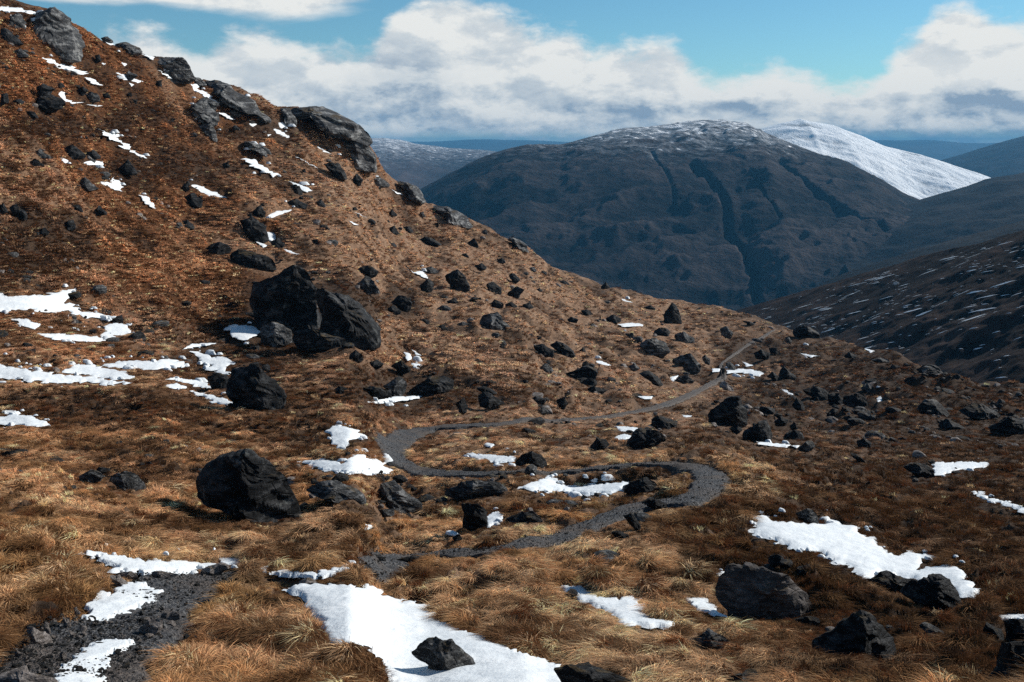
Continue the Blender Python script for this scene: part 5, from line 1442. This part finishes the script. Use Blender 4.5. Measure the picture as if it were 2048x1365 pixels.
def scatter(obj, coll, name):
    ng = bpy.data.node_groups.new(name, 'GeometryNodeTree')
    ng.interface.new_socket('Geometry', in_out='INPUT', socket_type='NodeSocketGeometry')
    ng.interface.new_socket('Geometry', in_out='OUTPUT', socket_type='NodeSocketGeometry')
    N, L = ng.nodes, ng.links
    gi, go = N.new('NodeGroupInput'), N.new('NodeGroupOutput')
    ci = N.new('GeometryNodeCollectionInfo')
    ci.inputs['Collection'].default_value = coll
    ci.inputs['Separate Children'].default_value = True
    ci.inputs['Reset Children'].default_value = True
    ip = N.new('GeometryNodeInstanceOnPoints')
    ip.inputs['Pick Instance'].default_value = True

    def at_(nm, typ):
        a = N.new('GeometryNodeInputNamedAttribute')
        a.data_type = typ
        a.inputs['Name'].default_value = nm
        return a.outputs[0]
    cr_ = N.new('ShaderNodeCombineXYZ')
    L.new(at_('turn', 'FLOAT'), cr_.inputs['Z'])
    cs = N.new('ShaderNodeCombineXYZ')
    sz = at_('size', 'FLOAT')
    mu = N.new('ShaderNodeMath')
    mu.operation = 'MULTIPLY'
    L.new(sz, mu.inputs[0])
    L.new(at_('squash', 'FLOAT'), mu.inputs[1])
    L.new(sz, cs.inputs['X'])
    L.new(sz, cs.inputs['Y'])
    L.new(mu.outputs[0], cs.inputs['Z'])
    L.new(gi.outputs[0], ip.inputs['Points'])
    L.new(ci.outputs[0], ip.inputs['Instance'])
    L.new(at_('which', 'INT'), ip.inputs['Instance Index'])
    e2r = N.new('FunctionNodeEulerToRotation')
    L.new(cr_.outputs[0], e2r.inputs[0])
    L.new(e2r.outputs[0], ip.inputs['Rotation'])
    L.new(cs.outputs[0], ip.inputs['Scale'])
    L.new(ip.outputs[0], go.inputs[0])
    mod = obj.modifiers.new('scatter', 'NODES')
    mod.node_group = ng


scatter(grass, TUFTS, 'grass_scatter')

# ------------------------------------------------------------------ loose stones
STONES = bpy.data.collections.new('stones')
for k in range(5):
    P, F = ICO[2]
    V = P.copy()
    rr = np.random.default_rng(900 + k)
    for _ in range(8):
        nn = rr.normal(0, 1, 3)
        nn /= np.linalg.norm(nn)
        ex = np.clip(V @ nn - rr.uniform(0.45, 0.8), 0, None)
        V = V - ex[:, None] * nn
    V = V * np.array([1, 0.8, 0.6]) * (1 + 0.08 * fbm3(V * 2, 2, k))[:, None]
    me = mesh_np(f'stone_{k}', V * 0.5, F, smooth=False)
    me.materials.append(ROCKM[2] if k == 3 else ROCKM[1] if k == 4 else ROCKM[0])
    STONES.objects.link(bpy.data.objects.new(f'stone_{k}', me))


def stones(name, sx, sy, sz, size, label, seed):
    rr = np.random.default_rng(seed)
    n = len(sx)
    me = bpy.data.meshes.new(name)
    me.vertices.add(n)
    me.vertices.foreach_set('co', np.stack([sx, sy, sz], 1).astype(np.float32).ravel())
    fattr(me, 'size', size)
    fattr(me, 'turn', rr.uniform(0, 6.28, n))
    fattr(me, 'squash', rr.uniform(0.6, 1.2, n))
    ia = me.attributes.new('which', 'INT', 'POINT')
    ia.data.foreach_set('value', rr.integers(0, 5, n).astype(np.int32))
    o = link(name, me, None, label=label, cat='stones', kind='stuff')
    scatter(o, STONES, name + '_scatter')


rs = np.random.default_rng(5)
k = rs.integers(0, len(cl) - 1, 9000)
t = rs.uniform(-1.08, 1.08, 9000)
ww = np.where(t < 0, wl[k], wr[k])
sx, sy = cl[k, 0] + nr[k, 0] * t * ww, cl[k, 1] + nr[k, 1] * t * ww
wgt = ~HID[k] & (rs.random(9000) < np.clip(26 / sy, 0.1, 1) ** 1.2)
sx, sy = sx[wgt], sy[wgt]
stones('path_gravel', sx, sy, z_base(sx, sy) - 0.005, np.clip(rs.lognormal(-3.6, 0.55, len(sx)), 0.012, 0.2), 'loose stones of the gravel path', 6)
bu, bv = rs.uniform(-60, 480, 9000), rs.uniform(1120, 1380, 9000)
bk = sample(MB_BARE, bu, bv) > rs.uniform(0.1, 1, 9000)
bu, bv = bu[bk], bv[bk]
by = np.array([y_at(a, b) for a, b in zip(bu, bv)])
bx = (bu - 1024) / FPX * by
bz = -by * (bv - HZ) / FPX + tussock(bx, by) * 0.4 * (1 - np.clip(sample(MB_PATH, bu, bv) * 1.25, 0, 1))
stones('bank_rubble', bx, by, bz, np.clip(rs.lognormal(-4.0, 0.75, len(bx)), 0.012, 0.18), 'rubble of the cut bank beside the near path', 8)
ru_, ry = rs.uniform(-60, 2110, 14000), rs.random(14000)
ryr = np.interp(ru_, UG, YR)
ry = 16 * np.exp(ry ** 0.55 * np.log(ryr * 0.985 / 16))
rv = v_base(ru_, ry)
rx = (ru_ - 1024) / FPX * ry
dens = fbm2(rx * 0.05, ry * 0.05, 3, 600)
clump = fbm2(rx * 0.28, ry * 0.28, 2, 610)
kk = (1.6 * dens + 1.3 * clump - 0.05 + 1.1 * sample(MB_ROCK, ru_, rv) > rs.random(14000) * 1.1) & (sample(M_SNOW, ru_, rv) < 0.5) & (sample(MB_PATH, ru_, rv) < 0.3)
rx, ry, rv = rx[kk], ry[kk], rv[kk]
stones('loose_rocks', rx, ry, -ry * (rv - HZ) / FPX + tussock(rx, ry), np.clip(rs.lognormal(-0.85, 0.65, len(rx)), 0.12, 1.9) * (0.45 + 0.55 * sstep(ry, 20, 90)), 'small loose rocks scattered through the grass', 9)

# scraps of snow too small to trace, round the patches and under the crags
FLECKS = bpy.data.collections.new('flecks')
for k in range(4):
    rr = np.random.default_rng(700 + k)
    K = 11
    an = np.linspace(0, 2 * math.pi, K, endpoint=False)
    ra = rr.uniform(0.45, 1.0, K)
    ring = np.stack([ra * np.cos(an), 0.55 * ra * np.sin(an), np.full(K, -0.10)], 1)
    mid = np.stack([0.6 * ra * np.cos(an), 0.33 * ra * np.sin(an), rr.uniform(0.04, 0.12, K)], 1)
    co = np.vstack([ring * np.array([1, 1, 4.0]), mid, [[0, 0, 0.12]]])
    fa = [(q, (q + 1) % K, K + (q + 1) % K) for q in range(K)] + [(q, K + (q + 1) % K, K + q) for q in range(K)] + [(K + q, K + (q + 1) % K, 2 * K) for q in range(K)]
    me = mesh_np(f'fleck_{k}', co, fa)
    me.materials.append(SNOWM)
    FLECKS.objects.link(bpy.data.objects.new(f'fleck_{k}', me))
halo = blur(M_SNOW, 9)
for r, s, *_ in CRAGS:
    q_ = np.zeros((MH, MW))
    fill(q_, px(r, s))
    halo = np.maximum(halo, 0.42 * blur(q_, 11))
fu, fv = rs.uniform(-20, 2060, 26000), rs.uniform(20, 1150, 26000)
fk = (sample(halo, fu, fv) * (0.5 + fbm2(fu * 0.03, fv * 0.05, 2, 720)) > rs.uniform(0.02, 0.5, 26000)) & (sample(M_SNOW, fu, fv) < 0.5) & (fv > np.interp(fu, UG, VR) + 6)
fu, fv = fu[fk], fv[fk]
fy = np.array([y_at(a, b) for a, b in zip(fu, fv)])
fx = (fu - 1024) / FPX * fy
fz = -fy * (fv - HZ) / FPX + np.maximum(relief(tussock(fx, fy), sample(M_LOW, fu, fv)), -0.05) + 0.05 + 0.0012 * fy
me = bpy.data.meshes.new('snow_scraps')
me.vertices.add(len(fx))
me.vertices.foreach_set('co', np.stack([fx, fy, fz], 1).astype(np.float32).ravel())
fattr(me, 'size', np.clip(rs.lognormal(0, 0.5, len(fx)), 0.4, 2.8) * 0.0040 * fy)
fattr(me, 'turn', rs.normal(-0.3, 0.5, len(fx)))
fattr(me, 'squash', np.full(len(fx), 0.8))
ia = me.attributes.new('which', 'INT', 'POINT')
ia.data.foreach_set('value', rs.integers(0, 4, len(fx)).astype(np.int32))
scatter(link('snow_scraps', me, None, label='small scraps of thawing snow scattered round the patches', cat='snow', kind='stuff'), FLECKS, 'snow_scatter')

# ------------------------------------------------------------------ the walking person
foot = at(1446, 760)
PM, N_ = new_mat('dark_walking_clothes')
finish(N_, ramp(N_, N_.noise(N_.n('ShaderNodeTexCoord').outputs['Object'], 6.0, 3), [(0.3, (0.010, 0.011, 0.014)), (0.7, (0.022, 0.023, 0.028))]), 0.85)
PK, N_ = new_mat('dark_rucksack_cloth')
finish(N_, ramp(N_, N_.noise(N_.n('ShaderNodeTexCoord').outputs['Object'], 9.0, 3), [(0.3, (0.012, 0.016, 0.020)), (0.7, (0.03, 0.036, 0.04))]), 0.8)
HM, N_ = new_mat('dark_hat')
finish(N_, ramp(N_, N_.noise(N_.n('ShaderNodeTexCoord').outputs['Object'], 30.0, 3), [(0.3, (0.015, 0.012, 0.012)), (0.7, (0.03, 0.025, 0.024))]), 0.9)
PJ = [  # joint, position (metres, facing away from us up the path), radius, parent
    ((0, 0, 0.98), 0.150, -1), ((0, 0.02, 1.18), 0.145, 0), ((0, 0.03, 1.38), 0.165, 1), ((0, 0.05, 1.50), 0.065, 2), ((0, 0.07, 1.60), 0.085, 3), ((0, 0.08, 1.70), 0.098, 4), ((0, 0.08, 1.77), 0.06, 5),
    ((-0.20, 0.02, 1.41), 0.075, 2), ((-0.27, -0.02, 1.14), 0.052, 7), ((-0.25, 0.10, 0.92), 0.040, 8), ((-0.245, 0.14, 0.84), 0.036, 9),
    ((0.20, 0.02, 1.41), 0.075, 2), ((0.27, 0.0, 1.14), 0.052, 11), ((0.26, 0.14, 0.94), 0.040, 12), ((0.255, 0.19, 0.86), 0.036, 13),
    ((-0.10, 0.02, 0.88), 0.105, 0), ((-0.11, 0.14, 0.50), 0.068, 15), ((-0.11, 0.10, 0.10), 0.048, 16), ((-0.115, 0.24, 0.045), 0.042, 17),
    ((0.10, -0.01, 0.88), 0.105, 0), ((0.11, -0.03, 0.50), 0.068, 19), ((0.11, -0.16, 0.12), 0.048, 20), ((0.115, -0.04, 0.045), 0.042, 21)]
me = bpy.data.meshes.new('person_body')
me.from_pydata([p for p, _, _ in PJ], [(i, q) for i, (_, _, q) in enumerate(PJ) if q >= 0], [])
body = bpy.data.objects.new('person', me)
COL.objects.link(body)
me.materials.append(PM)
sk = body.modifiers.new('skin', 'SKIN')
for i, (_, r, _) in enumerate(PJ):
    me.skin_vertices[0].data[i].radius = (r, r * (0.72 if i in (0, 1, 2) else 1.0))
me.skin_vertices[0].data[0].use_root = True
ss = body.modifiers.new('sub', 'SUBSURF')
ss.levels = ss.render_levels = 2
body.location = tuple(foot)
body.rotation_euler = (0, 0, math.radians(-8))
body['label'] = 'person in dark clothes with a rucksack walking on the far path'
body['category'] = 'person'


def soft_box(name, mat, loc, dim, parent, bev=0.05):
    b = bmesh.new()
    bmesh.ops.create_cube(b, size=1.0)
    for v in b.verts:
        v.co = Vector((v.co.x * dim[0] * (1.0 if v.co.z < 0 else 0.86), v.co.y * dim[1], v.co.z * dim[2]))
    bmesh.ops.bevel(b, geom=list(b.edges), offset=bev, segments=3, affect='EDGES', profile=0.5)
    bmesh.ops.translate(b, verts=b.verts, vec=loc)
    m = bpy.data.meshes.new(name)
    b.to_mesh(m)
    b.free()
    for f in m.polygons:
        f.use_smooth = True
    return link(name, m, mat, parent)


pack = soft_box('rucksack', PK, (0, -0.22, 1.24), (0.36, 0.22, 0.52), body)
for s in (-1, 1):
    soft_box('strap', PK, (0.12 * s, 0.02, 1.44), (0.06, 0.34, 0.05), pack, 0.012)
b = bmesh.new()
bmesh.ops.create_uvsphere(b, u_segments=20, v_segments=12, radius=0.118)
for v in b.verts:
    v.co.z = max(v.co.z, -0.02) * 1.05
bmesh.ops.translate(b, verts=b.verts, vec=(0, 0.08, 1.70))
m = bpy.data.meshes.new('hat')
b.to_mesh(m)
b.free()
link('hat', m, HM, body)

# ------------------------------------------------------------------ the air
hz, N = new_mat('valley_haze')
vol = N.n('ShaderNodeVolumePrincipled', {'Color': (0.10, 0.39, 0.70), 'Density': 6.8e-5, 'Anisotropy': 0.0})
N.n('ShaderNodeOutputMaterial', {'Volume': vol.outputs[0]})
R = 34000.0
lo, hi = Vector((-R, -300, -346.5)), Vector((R, 26000, 165))
b = bmesh.new()
bmesh.ops.create_cube(b, size=1.0)
for v in b.verts:
    v.co = Vector([lo[i] + (v.co[i] + 0.5) * (hi[i] - lo[i]) for i in range(3)])
m = bpy.data.meshes.new('haze')
b.to_mesh(m)
b.free()
link('haze', m, hz, label='thin blue haze filling the valley air', kind='stuff')
